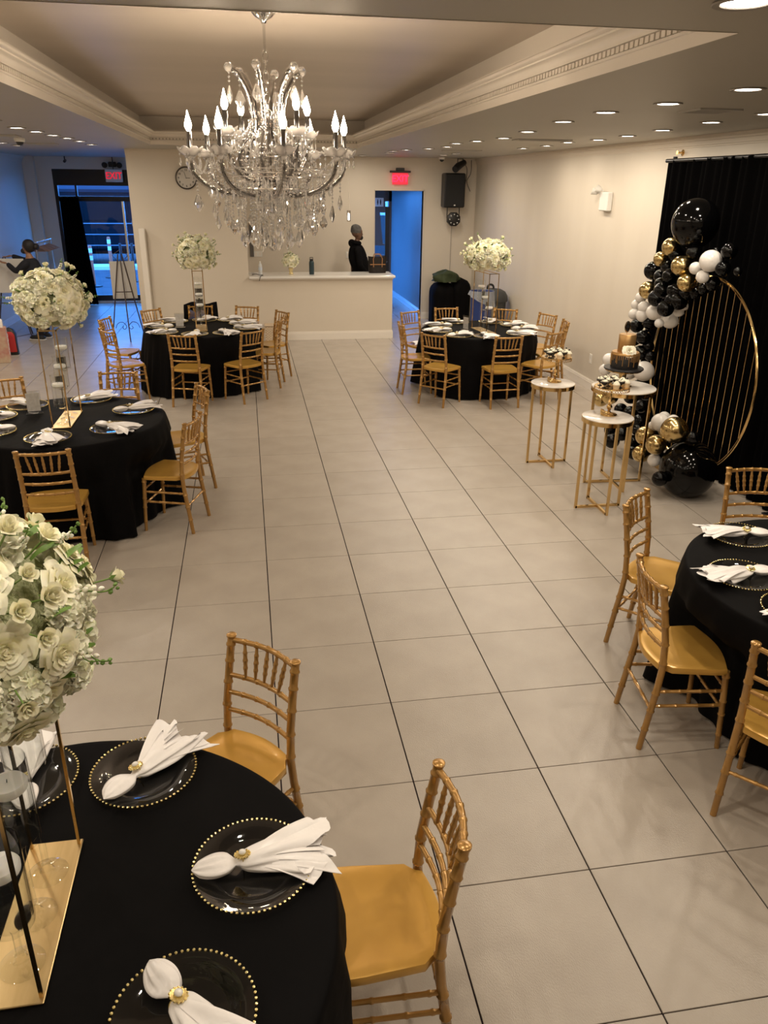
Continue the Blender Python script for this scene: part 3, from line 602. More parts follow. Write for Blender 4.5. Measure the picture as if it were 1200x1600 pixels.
# ------------------------------------------------------------------ flowers
def petal(mb, r0, h, curl, ang, wid, lean, mi=0):
    def fn(i, j):
        s = (j-.5)*2; t = i; a = ang + s*wid*(1-.25*t*t)*(.75+.5*math.sin(PI*min(1,t*.95)))
        r = r0*(.35+.75*math.sin(t*PI/2)) + lean*t*t + curl*max(0,t-.65)**1.3*2.2
        z = h*(t-.10*s*s*t) - curl*max(0,t-.78)*1.6
        return (r*math.cos(a), r*math.sin(a), z)
    mb.grid(fn, 4, 4, mi)
def rose_mesh(seed, R=1.0):
    r = random.Random(seed); m = MB()
    m.ball((0,0,.30), .20, 10, 6); m.ball((0,0,.0), .50, 10, 6, sz=.6)
    for (n, r0, h, cu, wd, ln) in ((3,.12,.66,.02,1.1,.0),(4,.21,.70,.06,.95,.02),(5,.32,.68,.16,.82,.05),(5,.45,.62,.30,.74,.09),(6,.60,.52,.42,.66,.14),(6,.74,.36,.50,.60,.20)):
        a0 = r.uniform(0, 6.28)
        for k in range(n): petal(m, r0*r.uniform(.93,1.07), h*r.uniform(.92,1.06), cu, a0+2*PI*k/n, wd, ln)
    m.v = [(x*R, y*R, (z-.15)*R) for x, y, z in m.v]
    return m.mesh('rose', M_rose, sharp=None)
def bloom_mesh(seed, R=1.0, n=95):
    r = random.Random(seed); m = MB()
    m.ball((0,0,0), .66, 12, 8)
    for k in range(n):
        z = 1-1.5*(k+.5)/n; a = k*2.39996; q = math.sqrt(max(0,1-z*z)); d = (Vector((q*math.cos(a), q*math.sin(a), z))+Vector([r.uniform(-.15,.15) for _ in range(3)])).normalized()
        u = d.orthogonal().normalized(); b = r.uniform(0,6.28); e = (u*math.cos(b)+d.cross(u)*math.sin(b)).normalized(); w = d.cross(e)
        L = r.uniform(.88,1.06); wd = r.uniform(.17,.25); cup = r.uniform(.08,.16); c = d*.60
        def fn(i, j, c=c, d=d, e=e, w=w, L=L, wd=wd, cup=cup, k=k):
            s = (j-.5)*2; ww = wd*(.35+.75*i)*s; rr = (L-.60)*i*(1-.25*abs(s)**2)
            return c + d*rr + e*ww + w*(cup*(i*i)*1.3 - cup*s*s*i + .03*math.sin(5*s+k)*i)
        m.grid(fn, 2, 4)
    m.v = [(x*R, y*R, z*R) for x, y, z in m.v]
    return m.mesh('flower_cluster', M_bloom, sharp=None)
def sprig_mesh(seed):
    r = random.Random(seed); m = MB(); P = [(.008*math.sin(i*.9), .006*math.cos(i*.7), .015*i) for i in range(7)]
    m.tube(P, .0016, 5, 1)
    for i, p in enumerate(P[1:]):
        for k in range(4 if i < 3 else 3):
            a = r.uniform(0,6.28); s = .0075*(1-.09*i); c = Vector(p)+Vector((math.cos(a)*s*1.1, math.sin(a)*s*1.1, .004))
            m.ball(c, s*.8, 6, 4, 0 if i < 4 else 1, sz=1.2)
    return m.mesh('flower_sprig', [M_bloom, M_leaf], sharp=None)
def leaf_mesh():
    m = MB(); m.grid(lambda i, j: ((j-.5)*.036*math.sin(PI*max(.02,min(.98,i)))*1.1, .075*i, .010*math.sin(PI*i)-.012*abs(j-.5)), 6, 2); return m.mesh('leaf', M_leaf, sharp=None)
ROSES = [rose_mesh(s, .048) for s in (2, 7, 11)]; BLOOMS = [bloom_mesh(s, .050) for s in (3, 8)]; SPRIGS = [sprig_mesh(s) for s in (1, 4)]; LEAF = leaf_mesh()
def rosebud_mesh():
    m = MB()
    for (n, r0, h, cu, wd, ln) in ((3,.16,1.0,.02,1.2,.0),(4,.30,.95,.14,.95,.05),(4,.44,.80,.32,.85,.10)):
        for k in range(n): petal(m, r0, h, cu, n+2*PI*k/n, wd, ln)
    m.v = [(x*.030, y*.030, z*.034) for x, y, z in m.v]
    for k in range(5):
        a = 2*PI*k/5; m.add([(0,0,-.004),(.010*math.cos(a-.5),.010*math.sin(a-.5),.004),(.022*math.cos(a),.022*math.sin(a),.012+.006*(k%2)),(.010*math.cos(a+.5),.010*math.sin(a+.5),.004)], [(0,1,2,3)], 1)
    m.tube([(0,0,0),(0,.004,-.05)], .002, 5, 1)
    return m.mesh('rosebud', [M_rose, M_leaf], sharp=None)
BUD = rosebud_mesh()
corem = MB(); corem.ball((0,0,0), 1, 20, 12); core_me = corem.mesh('foliage', pmat('dense_foliage', (.34,.38,.18), .8, noise=(18,(.60,.62,.40),4), bump=(30,1.0,4)), sharp=None)
def arrangement(name, lab, c, rx, rz, n, seed, scale=1.0, zmin=-.75, grp='tall flower arrangements', leaves=14, sprigs=9):
    rnd = random.Random(seed); t = thing(name, lab, 'flowers', c, group=grp)
    put('foliage', core_me, t, (0,0,0), (0,0,0), (rx*.76, rx*.76, rz*.76))
    def place(nm, me, d, k, s):
        p = Vector((d.x*rx*k, d.y*rx*k, d.z*rz*k)); qd = d.to_track_quat('Z', 'Y').to_euler(); o = put(nm, me, t, p, qd, s); return o
    for i in range(n):
        z = 1-(1-zmin)*(i+.5)/n; a = i*2.39996+seed; q = math.sqrt(max(0,1-z*z)); d = Vector((q*math.cos(a), q*math.sin(a), z)) + Vector((rnd.uniform(-.12,.12) for _ in range(3))); d.normalize()
        u = rnd.random()
        if u < .50: place('rose', rnd.choice(ROSES), d, rnd.uniform(.82,.96), scale*rnd.uniform(.85,1.18))
        elif u < .9: place('flower_cluster', rnd.choice(BLOOMS), d, rnd.uniform(.80,.93), scale*rnd.uniform(.85,1.15))
        else: place('rosebud', BUD, d, 1.04, scale*rnd.uniform(.9,1.2))
    for i in range(leaves):
        a = rnd.uniform(0,6.28); z = rnd.uniform(zmin,.9); q = math.sqrt(1-z*z); d = Vector((q*math.cos(a), q*math.sin(a), z))
        o = put('leaf', LEAF, t, (d.x*rx*.80, d.y*rx*.80, d.z*rz*.80), (rnd.uniform(.3,1.1), 0, a-PI/2), scale*rnd.uniform(.8,1.2))
    for i in range(sprigs//2+2):
        a = rnd.uniform(0,6.28); z = rnd.uniform(-.1,.95); q = math.sqrt(1-z*z); d = Vector((q*math.cos(a), q*math.sin(a), z))
        place('rosebud', BUD, d, rnd.uniform(1.1,1.22), scale*rnd.uniform(.9,1.25))
    for i in range(sprigs):
        a = rnd.uniform(0,6.28); z = rnd.uniform(-.2,.98); q = math.sqrt(1-z*z); d = Vector((q*math.cos(a), q*math.sin(a), z))
        place('flower_sprig', rnd.choice(SPRIGS), d, rnd.uniform(.82,.95), scale*rnd.uniform(.9,1.2))
    return t
arrangement('flower_arrangement', 'huge cream rose ball at the left edge, above the nearest table', (-.655,-2.38,1.635), .262, .262, 96, 5, 1.0, -.85, leaves=34, sprigs=12)
arrangement('flower_arrangement', 'white rose and hydrangea ball on the gold stand of the left table', (-1.50,2.415,1.69), .262, .235, 92, 8, 1.05)
arrangement('flower_arrangement', 'greenish white flower ball on the stand below the wall clock', (-.655,6.67,1.69), .245, .225, 104, 12, 1.0, leaves=24, sprigs=14)
arrangement('flower_arrangement', 'cream flower ball on the stand of the far right table', (2.99,6.07,1.70), .285, .205, 90, 15, 1.08)
# ------------------------------------------------------------------ flower stands, stem vases, floating candles
SH = .74
def stand(cx, cy, rz, lab):
    t = thing('flower_stand', lab, 'stand', (cx, cy, TT+.0015), rz, 'gold flower stands')
    m = MB(); m.cbox((0,0,.004), (.145,.50,.008), .002); m.build('base_plate', M_brassdull, t)
    for sx in (-1, 1):
        for sy in (-1, 1):
            m = MB(); m.box((sx*.064, sy*.232, SH/2+.004), (.008,.008,SH-.008)); m.build('rod', M_brass, t)
    m = MB()
    for sx in (-1, 1): m.box((sx*.064,0,SH+.002), (.008,.472,.008))
    for sy in (-1, 1): m.box((0,sy*.232,SH+.002), (.136,.008,.008))
    m.build('top_frame', M_brass, t); return t
def vase_mesh(h):
    m = MB(); zb = h-.25
    m.lathe([(.001,.0),(.052,.0),(.054,.0025),(.050,.005),(.020,.012),(.013,.022),(.014,.034),(.009,.045),(.008,zb-.03),(.012,zb-.014),(.034,zb-.004),(.0505,zb+.004),(.052,zb+.02),(.052,h),(.0498,h),(.0488,zb+.022),(.044,zb+.012),(.001,zb+.010)], n=32)
    return m
VH = (.62, .50, .385)
VM = [vase_mesh(h).mesh('glass', M_vase) for h in VH]
WM = []
for h in VH:
    m = MB(); zb = h-.25; m.lathe([(.001,zb+.013),(.043,zb+.014),(.0480,zb+.024),(.0480,h-.085),(.001,h-.085)], n=28); WM.append(m.mesh('water', M_water))
m = MB(); m.lathe([(.001,-.016),(.033,-.015),(.044,-.004),(.045,.010),(.041,.016),(.001,.015)], n=24); CM = m.mesh('wax', M_wax)
m = MB(); m.tube([(0,0,.015),(.001,0,.024)], .0011, 5); WK = m.mesh('wick', M_black)
NM = {'N': 'nearest', 'L': 'left', 'M': 'clock', 'F': 'far right'}
PL_ = {'N': 'nearest table', 'L': 'left table', 'M': 'table under the clock', 'F': 'far right table'}
for k, (cx, cy, rz) in {'N': (-.655,-2.38,0), 'L': (-1.505,2.415,0), 'M': (-.655,6.67,.06), 'F': (2.995,6.07,.14)}.items():
    stand(cx, cy, rz, 'tall gold flower stand with four thin rods on the '+PL_[k])
    for i, dy in enumerate((.135, 0, -.14)):
        x = cx - math.sin(rz)*dy; y = cy + math.cos(rz)*dy; z = TT+.0097
        sz = ('tallest', 'middle', 'shortest')[i]
        t = thing('stem_vase', '%s stemmed glass cylinder vase on the stand of the %s' % (sz, PL_[k]), 'vase', (x, y, z), 0, 'stem vases on the '+PL_[k])
        put('glass', VM[i], t); put('water', WM[i], t)
        t = thing('floating_candle', 'white floating candle in the %s stem vase of the %s' % (sz, PL_[k]), 'candle', (x, y, z+VH[i]-.080), 0, 'floating candles on the '+PL_[k])
        put('wax', CM, t); put('wick', WK, t)
# acrylic card holders
M_card = pmat('printed_card', (.74,.70,.66), .5, noise=(40,(.60,.55,.52),3)); M_acr = glassmix('acrylic', (.92,.93,.93), 1.5, .03, 2.0)
for (x, y, rz, lab) in ((-1.80,2.62,.25,'clear acrylic card holder left of the vases on the left table'), (-.93,6.70,-.1,'clear acrylic card holder left of the vases under the clock'), (2.76,6.10,-1.15,'clear acrylic card holder turned nearly edge-on on the far right table')):
    t = thing('card_holder', lab, 'sign', (x, y, TT+.0015), rz, 'acrylic card holders')
    m = MB(); m.cbox((0,0,.006), (.13,.07,.012), .002); m.build('foot', M_acr, t)
    m = MB(); m.cbox((0,0,.102), (.125,.010,.18), .002); m.build('sleeve', M_acr, t)
    m = MB(); m.box((0,0,.10), (.10,.002,.15)); m.build('card', M_card, t)
# ------------------------------------------------------------------ accent tables, cakes
def accent(x, y, r, h, rz, lab):
    t = thing('accent_table', lab, 'table', (x, y, 0), rz, 'gold accent tables with marble tops')
    m = MB(); m.lathe([(.001,h-.014),(r-.004,h-.014),(r-.002,h-.012),(r-.002,h-.002),(r-.005,h),(.001,h)], n=56); m.build('marble_top', M_marble, t)
    m = MB(); m.lathe([(r-.006,h-.042),(r+.001,h-.042),(r+.001,h-.008),(r-.002,h-.008),(r-.006,h-.012),(r-.006,h-.042)], n=56); m.build('rim', M_brass, t)
    for k in range(4):
        a = k*PI/2; m = MB(); rr = r-.014; m.box((rr*math.cos(a), rr*math.sin(a), (h-.03)/2), (.020,.020,h-.03), a); m.build('leg', M_brass, t)
    m = MB(); m.box((0,0,.010), (2*r-.02,.020,.020)); m.build('foot_bar', M_brass, t)
    m = MB(); m.box((0,0,.0105), (.020,2*r-.02,.0205)); m.build('foot_bar', M_brass, t)
accent(2.80, 3.03, .208, .80, .0, 'slim gold accent table left of the other two, nearest the far right dining table')
accent(2.82, 1.84, .208, .80, .0, 'slim gold accent table nearest to us, its cupcake stand on top')
accent(3.21, 2.40, .278, .90, -.06, 'wider gold accent table behind, carrying the tiered cake')
M_wrap = pmat('cupcake_wrapper', (.78,.64,.46), .5); M_cream = pmat('white_cream', (.86,.82,.66), .45); M_choc = pmat('black_glaze', (.012,.008,.008), .2, coat=.4)
def cake_stand(x, y, z, lab):
    t = thing('cake_stand', lab, 'cake stand', (x, y, z), 0, 'gold cupcake stands')
    m = MB(); m.lathe([(.001,0),(.066,0),(.068,.006),(.062,.012),(.03,.016),(.018,.022),(.012,.03),(.001,.03)], n=32); m.build('base', M_brass, t)
    m = MB()
    for k in range(18):
        a = PI*.62+PI*.85*k/17; hgt = .020+.018*math.sin(PI*k/17)
        m.torus((.064*math.cos(a), .064*math.sin(a), .010+hgt*.5), hgt*.5, .0022, 12, 5, M=Matrix.Rotation(a,3,'Z')@Matrix.Rotation(PI/2,3,'Y'))
    m.build('filigree_gallery', M_brass, t)
    m = MB(); m.lathe([(.012,.03),(.010,.045),(.020,.055),(.024,.068),(.018,.082),(.010,.090),(.014,.10),(.018,.112),(.012,.124),(.007,.135),(.006,.20),(.010,.215),(.03,.228),(.001,.23)], n=20); m.build('stem', M_brass, t)
    m = MB(); m.lathe([(.001,.228),(.130,.230),(.138,.233),(.140,.240),(.132,.240),(.001,.237)], n=48); m.build('plate', M_brass, t)
    m = MB()
    for k in range(40):
        a = 2*PI*k/40; m.torus((.140*math.cos(a), .140*math.sin(a), .222), .010, .002, 10, 5, M=Matrix.Rotation(a,3,'Z')@Matrix.Rotation(PI/2,3,'Y')); m.ball((.140*math.cos(a), .140*math.sin(a), .209), .004, 6, 4)
    o = m.build('beaded_fringe', M_brass, t); return t
wm = MB(); wm.lathe([(.001,0),(.0215,0),(.0285,.034),(.0295,.036),(.001,.035)], n=20); wm = wm.mesh('wrapper', M_wrap)
fm = MB()
P = [(0.0195*(1-i/46)*math.cos(i*.62), .0195*(1-i/46)*math.sin(i*.62), .040+.026*i/40) for i in range(40)]
fm.lathe([(.001,.034),(.027,.034),(.024,.046),(.012,.058),(.001,.062)], n=18); fm.tube(P, [.0088*(1-i/60) for i in range(40)], 7); fm = fm.mesh('frosting', M_cream)
bm_ = MB(); bm_.ball((0,0,.068), .008, 8, 6, sz=1.3); bm_ = bm_.mesh('topping', M_choc)
gm = MB(); gm.lathe([(.001,0),(.018,0),(.018,.003),(.004,.006),(.0035,.018),(.012,.024),(.030,.036),(.033,.052),(.030,.052),(.001,.047)], n=22); gm = gm.mesh('glazed_cup', M_choc)
cm = MB()
for k in range(6):
    a = k*PI/3; cm.ball((.013*math.cos(a), .013*math.sin(a), .054), .0125, 8, 6, sz=.8)
cm.ball((0,0,.062), .013, 8, 6, sz=.8); cm = cm.mesh('cream', M_cream)
dm_ = MB(); dm_.tube([(-.022,.004,.060),(0,-.008,.073),(.022,.010,.060)], .0028, 6); dm_ = dm_.mesh('drizzle', M_choc)
for (sx, sy, sz_, nm) in ((2.825,3.06,.8005,'farther'), (2.84,1.875,.8005,'nearer')):
    cake_stand(sx, sy, sz_, '%s gold cake stand with a beaded fringe, on a slim accent table' % nm)
    zt = sz_+.2405
    for k, (dx, dy) in enumerate(((-.012,-.098),(.098,-.050),(.10,.030))):
        t = thing('cupcake', ['cream cupcake at the front of the %s stand, white swirl on top', 'cream cupcake at the right of the %s stand, white swirl on top', 'cream cupcake at the back right of the %s stand'][k] % nm, 'cupcake', (sx+dx, sy+dy, zt), .7*k, 'cupcakes on the %s cake stand' % nm)
        put('wrapper', wm, t); put('frosting', fm, t); 
        if k: put('topping', bm_, t)
    for k, (dx, dy) in enumerate(((-.092,-.050),(.045,-.058),(-.030,.005),(.040,.020),(-.085,.045),(-.015,.085),(.055,.088))):
        t = thing('dessert_cup', ['glossy black dessert cup at the left of the %s stand', 'glossy black dessert cup right of the front cupcake on the %s stand', 'glossy black dessert cup in the middle of the %s stand', 'glossy black dessert cup right of the middle of the %s stand', 'glossy black dessert cup at the back left of the %s stand', 'glossy black dessert cup at the very back of the %s stand', 'glossy black dessert cup at the back right of the %s stand'][k] % nm, 'dessert', (sx+dx, sy+dy, zt), .9*k, 'black dessert cups on the %s cake stand' % nm)
        put('glazed_cup', gm, t); put('cream', cm, t); put('drizzle', dm_, t)
# tiered cake on its own stand
cx, cy = 3.195, 2.42
t = thing('cake_stand', 'plain gold pedestal under the black cake board', 'cake stand', (cx, cy, .9005))
m = MB(); m.lathe([(.001,0),(.085,0),(.087,.006),(.05,.014),(.036,.03),(.030,.08),(.034,.12),(.05,.135),(.001,.137)], n=32); m.build('pedestal', M_brass, t)
m = MB(); m.lathe([(.001,.136),(.150,.138),(.156,.142),(.156,.150),(.150,.153),(.001,.153)], n=48); m.build('plate', M_brass, t)
M_cakeblack = pmat('black_fondant', (.012,.011,.012), .45); M_cakegold = pmat('gold_glazed_icing', (.62,.38,.16), .30, metal=.75, noise=(9,(.50,.28,.10),3))
t = thing('tiered_cake', 'two-tier cake, gold above black with gold drips, round monogram topper', 'cake', (cx, cy, 1.0545))
m = MB(); m.lathe([(.001,0),(.168,0),(.170,.003),(.170,.011),(.167,.014),(.001,.014)], n=48); m.build('cake_board', M_cakeblack, t)
m = MB(); m.lathe([(.001,.0145),(.117,.0145),(.118,.02),(.118,.140),(.112,.148),(.001,.149)], n=48); m.build('lower_tier', M_cakeblack, t)
m = MB(); m.lathe([(.1185,.128),(.1205,.130),(.1205,.142),(.113,.1515),(.001,.1525)], n=48)
rr = random.Random(6)
for k in range(44):
    a = 2*PI*k/44+rr.uniform(-.03,.03); L = rr.uniform(.025,.095); q = .1200
    m.tube([(q*math.cos(a), q*math.sin(a), .134), (q*math.cos(a), q*math.sin(a), .134-L*.9), (q*math.cos(a), q*math.sin(a), .130-L)], [.0042,.0030,.0036], 7)
m.build('gold_drip', M_cakegold, t)
m = MB(); m.lathe([(.001,.152),(.072,.152),(.073,.156),(.073,.296),(.069,.302),(.001,.303)], n=40); m.build('upper_tier', M_cakegold, t)
m = MB()
for ring_, (n, r0, h, cu, wd, ln) in enumerate(((3,.10,.5,.02,1.0,.0),(5,.30,.50,.25,.75,.08),(6,.52,.36,.5,.66,.2),(7,.72,.2,.5,.6,.3))):
    for k in range(n): petal(m, r0, h, cu, ring_*.5+2*PI*k/n, wd, ln)
m.v = [(x*.046, y*.046, z*.060) for x, y, z in m.v]
o = m.build('sugar_flower', M_cream, t, loc=(-.012,-.085,.172), rot=(1.0,0,-.15)); o['label'] = 'white sugar flower with gold-tipped petals'
m = MB(); m.lathe([(.001,-.002),(.027,-.002),(.028,0),(.027,.002),(.001,.002)], n=32, sy=1.75, M=Matrix.Rotation(PI/2,3,'X')); tp = m.build('topper', M_black, t, loc=(-.022,-.02,.368))
m = MB(); m.tube([(0,0,-.045),(0,0,-.075)], .0025, 6); m.build('pick', M_brass, tp)
m = MB(); m.torus((0,0,0), .024, .0012, 40, 5); m.v = [(x, -.0035+z, y*1.75) for x, y, z in m.v]; m.build('gold_border', M_brass, tp)
put('letter', text_mesh('Q', .062, M_brass, .0008, .0006), tp, (0,-.0035,0), (PI/2,0,0))
# ------------------------------------------------------------------ drape, ring, balloons
t = thing('drape_backdrop', 'floor-length black velvet drape on a pipe stand along the right wall', 'backdrop', (4.2, 1.2, 0))
m = MB()
def dr(i, j):
    y = -2.6+5.45*i; z = .012+2.768*j
    return (.020*math.sin(2*PI*y/.13)+.016*math.sin(2*PI*y/.31+1)+.01*math.sin(y*3) + (1-j)*.012*math.sin(2*PI*y/.21), y, z + .006*math.sin(2*PI*y/.09)*(j > .99))
m.grid(dr, 420, 10); m.grid(lambda i, j: tuple(Vector(dr(1-i, j))+Vector((.012,0,0))), 420, 10); m.build('curtain', M_drape, t)
for y in (2.83, .1, -2.5):
    m = MB(); m.tube([(.07,y,.0),(.07,y,2.815)], .022, 12); m.build('upright', M_blackmetal, t)
    m = MB(); m.cbox((.07,y,.006), (.26,.40,.012), .003); m.build('foot_plate', M_blackmetal, t)
m = MB(); m.tube([(.0,-2.6,2.775),(.0,2.86,2.775)], .019, 10); m.build('crossbar', M_blackmetal, t)
t = thing('ring_backdrop', 'large gold hoop with upright gold bars in front of the black drape', 'arch', (3.97, 2.51, 0))
RY = Matrix.Rotation(PI/2, 3, 'Y'); RC = .958; RR = .86
m = MB(); m.torus((0,0,RC), RR, .0125, 96, 8, M=RY); m.build('hoop', M_brass, t)
n = 16
for k in range(n):
    y = -RR + 2*RR*(k+1)/(n+1); h = math.sqrt(RR*RR-y*y)
    m = MB(); m.tube([(0,y,RC-h),(0,y,RC+h)], .0034, 6); m.build('bar', M_brass, t)
m = MB(); m.cbox((0,0,.04), (.34,.62,.006), .002); m.tube([(0,0,.043),(0,0,.10)], .012, 8)
for s in (-1, 1): m.box((s*.15,0,.0185), (.02,.60,.037))
m.build('foot', M_brass, t)
bal = {}
for k in 'KWG':
    m = MB(); pr_ = []
    for i in range(25):
        a = PI*i/24; r = math.sin(a); z = -math.cos(a); pr_.append((max(1e-4, r*(1+.02*z)), z*1.04 + (.05*(max(0,-z)-.0)**4*-1)))
    m.lathe(pr_, n=36); m.lathe([(.001,-1.07),(.05,-1.12),(.075,-1.17),(.06,-1.19),(.001,-1.17)], n=12); bal[k] = m.mesh('balloon', M_bal[k], sharp=None)
g = thing('balloon_garland', 'black, white and chrome gold balloon garland climbing the gold hoop', 'balloons', (3.75, 2.9, 0))
rr = random.Random(9); BN = {'K': 'glossy black balloon', 'W': 'white balloon', 'G': 'chrome gold balloon'}
axis = Vector((3.93, 2.7, 1.0))
for i, (c, x, y, z, r) in enumerate(BALL):
    d = Vector((x, y, z)) - Vector((3.98, y+.15*(2.5-y), z-.05)); q_ = (d+Vector((rr.uniform(-.1,.1), rr.uniform(-.1,.1), rr.uniform(-.05,.1)))).to_track_quat('Z', 'Y').to_euler()
    o = put('balloon', bal[c], g, (x-3.75, y-2.9, z), q_ if i else (0,0,0), r); o['label'] = BN[c] if i else 'largest black balloon at the top'
t = thing('balloon', 'giant glossy black balloon on the floor at the foot of the hoop', 'balloon', (3.708, 1.995, .2445))
put('skin', bal['K'], t, (0,0,0), (2.6,.3,0), .243)
# ------------------------------------------------------------------ right wall and ceiling fittings
t = thing('emergency_light', 'white twin-head emergency light on the right wall', 'emergency light', (4.4595, 5.95, 2.38))
m = MB(); m.cbox((-.035,-.05,-.02), (.07,.24,.22), .01); m.build('housing', M_white, t)
for dy, dz in ((.06,.13), (.17,.10)):
    m = MB(); m.lathe([(.001,0),(.028,.0),(.044,.05),(.046,.068),(.040,.070),(.001,.062)], n=20, M=Matrix.Rotation(-1.2,3,'Y')@Matrix.Rotation(-.5,3,'X')); h = m.build('lamp_head', M_white, t, loc=(-.06,dy,dz-.02))
    m = MB(); m.tube([(-.04,dy*.6,dz-.03),(-.06,dy,dz-.02)], .01, 8); m.build('swivel', M_white, t)
for (x, y, z, ax, lab) in ((4.4595,5.90,.40,'x','tall white outlet plate low on the right wall'), (.20,11.9945,1.27,'y','grey double switch plate on the back wall above the water bottle'), (1.96,11.9945,1.25,'y','white switch plate on the back wall behind the man')):
    t = thing('wall_plate', lab, 'outlet', (x, y, z)); sz = (.008,.075,.125) if ax == 'x' else ((.16,.008,.10) if x < 1 else (.12,.008,.12))
    m = MB(); m.cbox((0,0,0), sz, .002); m.build('plate', M_white, t)
    for s in (-1, 1):
        m = MB()
        if ax == 'x': m.box((-.005,0,s*.027), (.003,.030,.034))
        else: m.box((s*sz[0]*.24,-.005,0), (.032,.003,.062))
        m.build('socket' if ax == 'x' else 'rocker', M_trim, t)
t = thing('framed_strip', 'narrow dark upright frame on the back wall at the left of the pass-through', 'frame', (.088, 11.985, 1.57))
m = MB(); m.cbox((0,0,0), (.07,.02,.70), .004); m.build('frame', pmat('dark_grey_frame', (.12,.11,.105), .5), t)
t = thing('wall_sprinkler', 'small metal sprinkler high on the right wall above the drape', 'sprinkler', (4.4595, 4.24, 2.86))
m = MB(); m.lathe([(.001,0),(.03,0),(.03,.006),(.010,.012),(.010,.05),(.001,.05)], n=16, M=Matrix.Rotation(-PI/2,3,'Y')); m.build('body', M_brass, t)
m = MB(); m.lathe([(.001,.062),(.022,.062),(.022,.066),(.001,.066)], n=12, M=Matrix.Rotation(-PI/2,3,'Y')); m.tube([(-.05,0,.008),(-.063,0,0)], .003); m.build('deflector', M_brass, t)
M_vent = pmat('vent_paint', (.40,.38,.35), .5)
def vent(x, y, w, d, lab):
    t = thing('ceiling_vent', lab, 'vent', (x, y, CZ-.0005), 0, 'ceiling air vents')
    m = MB()
    for s in (-1, 1): m.box((s*(w/2-.012),0,-.005), (.024,d,.010)); m.box((0,s*(d/2-.012),-.005), (w-.048,.024,.010))
    m.build('frame', M_vent, t)
    for k in range(5):
        m = MB(); y_ = -d/2+.03+(d-.06)*(k+.5)/5; m.box((0,y_,-.006), (w-.05,.004,.012), M=Matrix.Rotation(.6,3,'X')); m.build('slat', M_vent, t)
vent(3.25,5.12,.62,.22,'long ceiling vent above the far half of the right wall'); vent(3.03,1.36,.30,.30,'ceiling vent nearest to us among the right ceiling lights'); vent(3.15,8.2,.55,.22,'ceiling vent above the far right table')
vent(-2.65,6.4,.30,.30,'ceiling vent at the left edge above the left table'); vent(-2.7,8.45,.40,.22,'ceiling vent behind the left dome camera')
def dome(x, y, lab, s=1.0):
    t = thing('dome_camera', lab, 'camera', (x, y, CZ-.0005), 0, 'dome cameras')
    m = MB(); m.lathe([(.001,0),(.062*s,0),(.062*s,-.018*s),(.055*s,-.040*s),(.001,-.040*s)], n=24); m.build('housing', M_white, t)
    m = MB(); m.lathe([(.045*s,-.040*s),(.040*s,-.062*s),(.022*s,-.080*s),(.001,-.085*s)], n=20); m.build('dome', M_black, t)
dome(-2.66,7.1,'white dome camera with a black lens on the left ceiling'); dome(3.63,11.45,'small dome camera on the ceiling over the speaker', .9)
t = thing('bullet_camera', 'tiny black camera on the ceiling above the storefront', 'camera', (-3.62, 14.6, 2.9))
m = MB(); m.tube([(0,0,.1),(0,0,.02)], .012, 8); m.build('mount', M_black, t); m = MB(); m.tube([(0,.05,.02),(0,-.05,0)], .028, 12); m.build('body', M_black, t)
# exit signs
t = thing('exit_sign', 'glowing red EXIT sign above the hallway doorway', 'exit sign', (2.945, 11.94, 2.63))
m = MB(); m.cbox((0,.0,.0), (.30,.022,.20), .004); m.build('panel', pmat('red_glow_acrylic', (.8,.03,.06), .3, emis=(1,.012,.05), es=.50), t)
m = MB(); m.cbox((0,.0,.125), (.40,.06,.035), .005); m.cbox((0,.01,.165), (.16,.05,.05), .005); m.build('bracket', M_black, t)
put('lettering', text_mesh('EXIT', .165, M_redlit, .001, .003), t, (0,-.014,-.002), (PI/2,0,0), (.95,1,1))
t = thing('exit_sign', 'white EXIT sign with red letters hanging before the storefront', 'exit sign', (-2.70, 14.78, 2.64))
m = MB(); m.cbox((0,0,0), (.35,.045,.25), .008); m.build('housing', M_white, t)
put('lettering', text_mesh('EXIT', .185, pmat('red_letters', (.75,.01,.03), .4, emis=(1,.01,.04), es=.55), .001, .002), t, (0,-.026,-.005), (PI/2,0,0), (.88,1,1))
m = MB(); m.tube([(0,0,.125),(0,0,.36)], .01, 8); m.build('stem', M_black, t)
t = thing('emergency_light', 'dark twin-head emergency light above the storefront EXIT sign', 'emergency light', (-2.72, 14.86, 2.86))
m = MB(); m.cbox((0,0,0), (.16,.06,.10), .01); m.build('housing', M_blackmetal, t)
for s in (-1, 1):
    m = MB(); m.lathe([(.001,0),(.04,0),(.06,.05),(.055,.055),(.001,.05)], n=18, M=Matrix.Rotation(PI/2+.3,3,'X')); m.build('lamp_head', M_blackmetal, t, loc=(s*.15,-.02,0))
t = thing('restroom_sign', 'small white restroom sign with two black figures in the hallway', 'sign', (2.775, 13.385, 2.185))
m = MB(); m.cbox((0,0,0), (.19,.012,.17), .002); m.build('plate', M_white, t)
for s in (-1, 1):
    m = MB(); m.ball((s*.03,-.008,.045), .011, 8, 6); m.box((s*.03,-.008,.005), (.026,.004,.055)); m.box((s*.03,-.008,-.035), (.016,.004,.04)); m.build('figure', M_black, t)
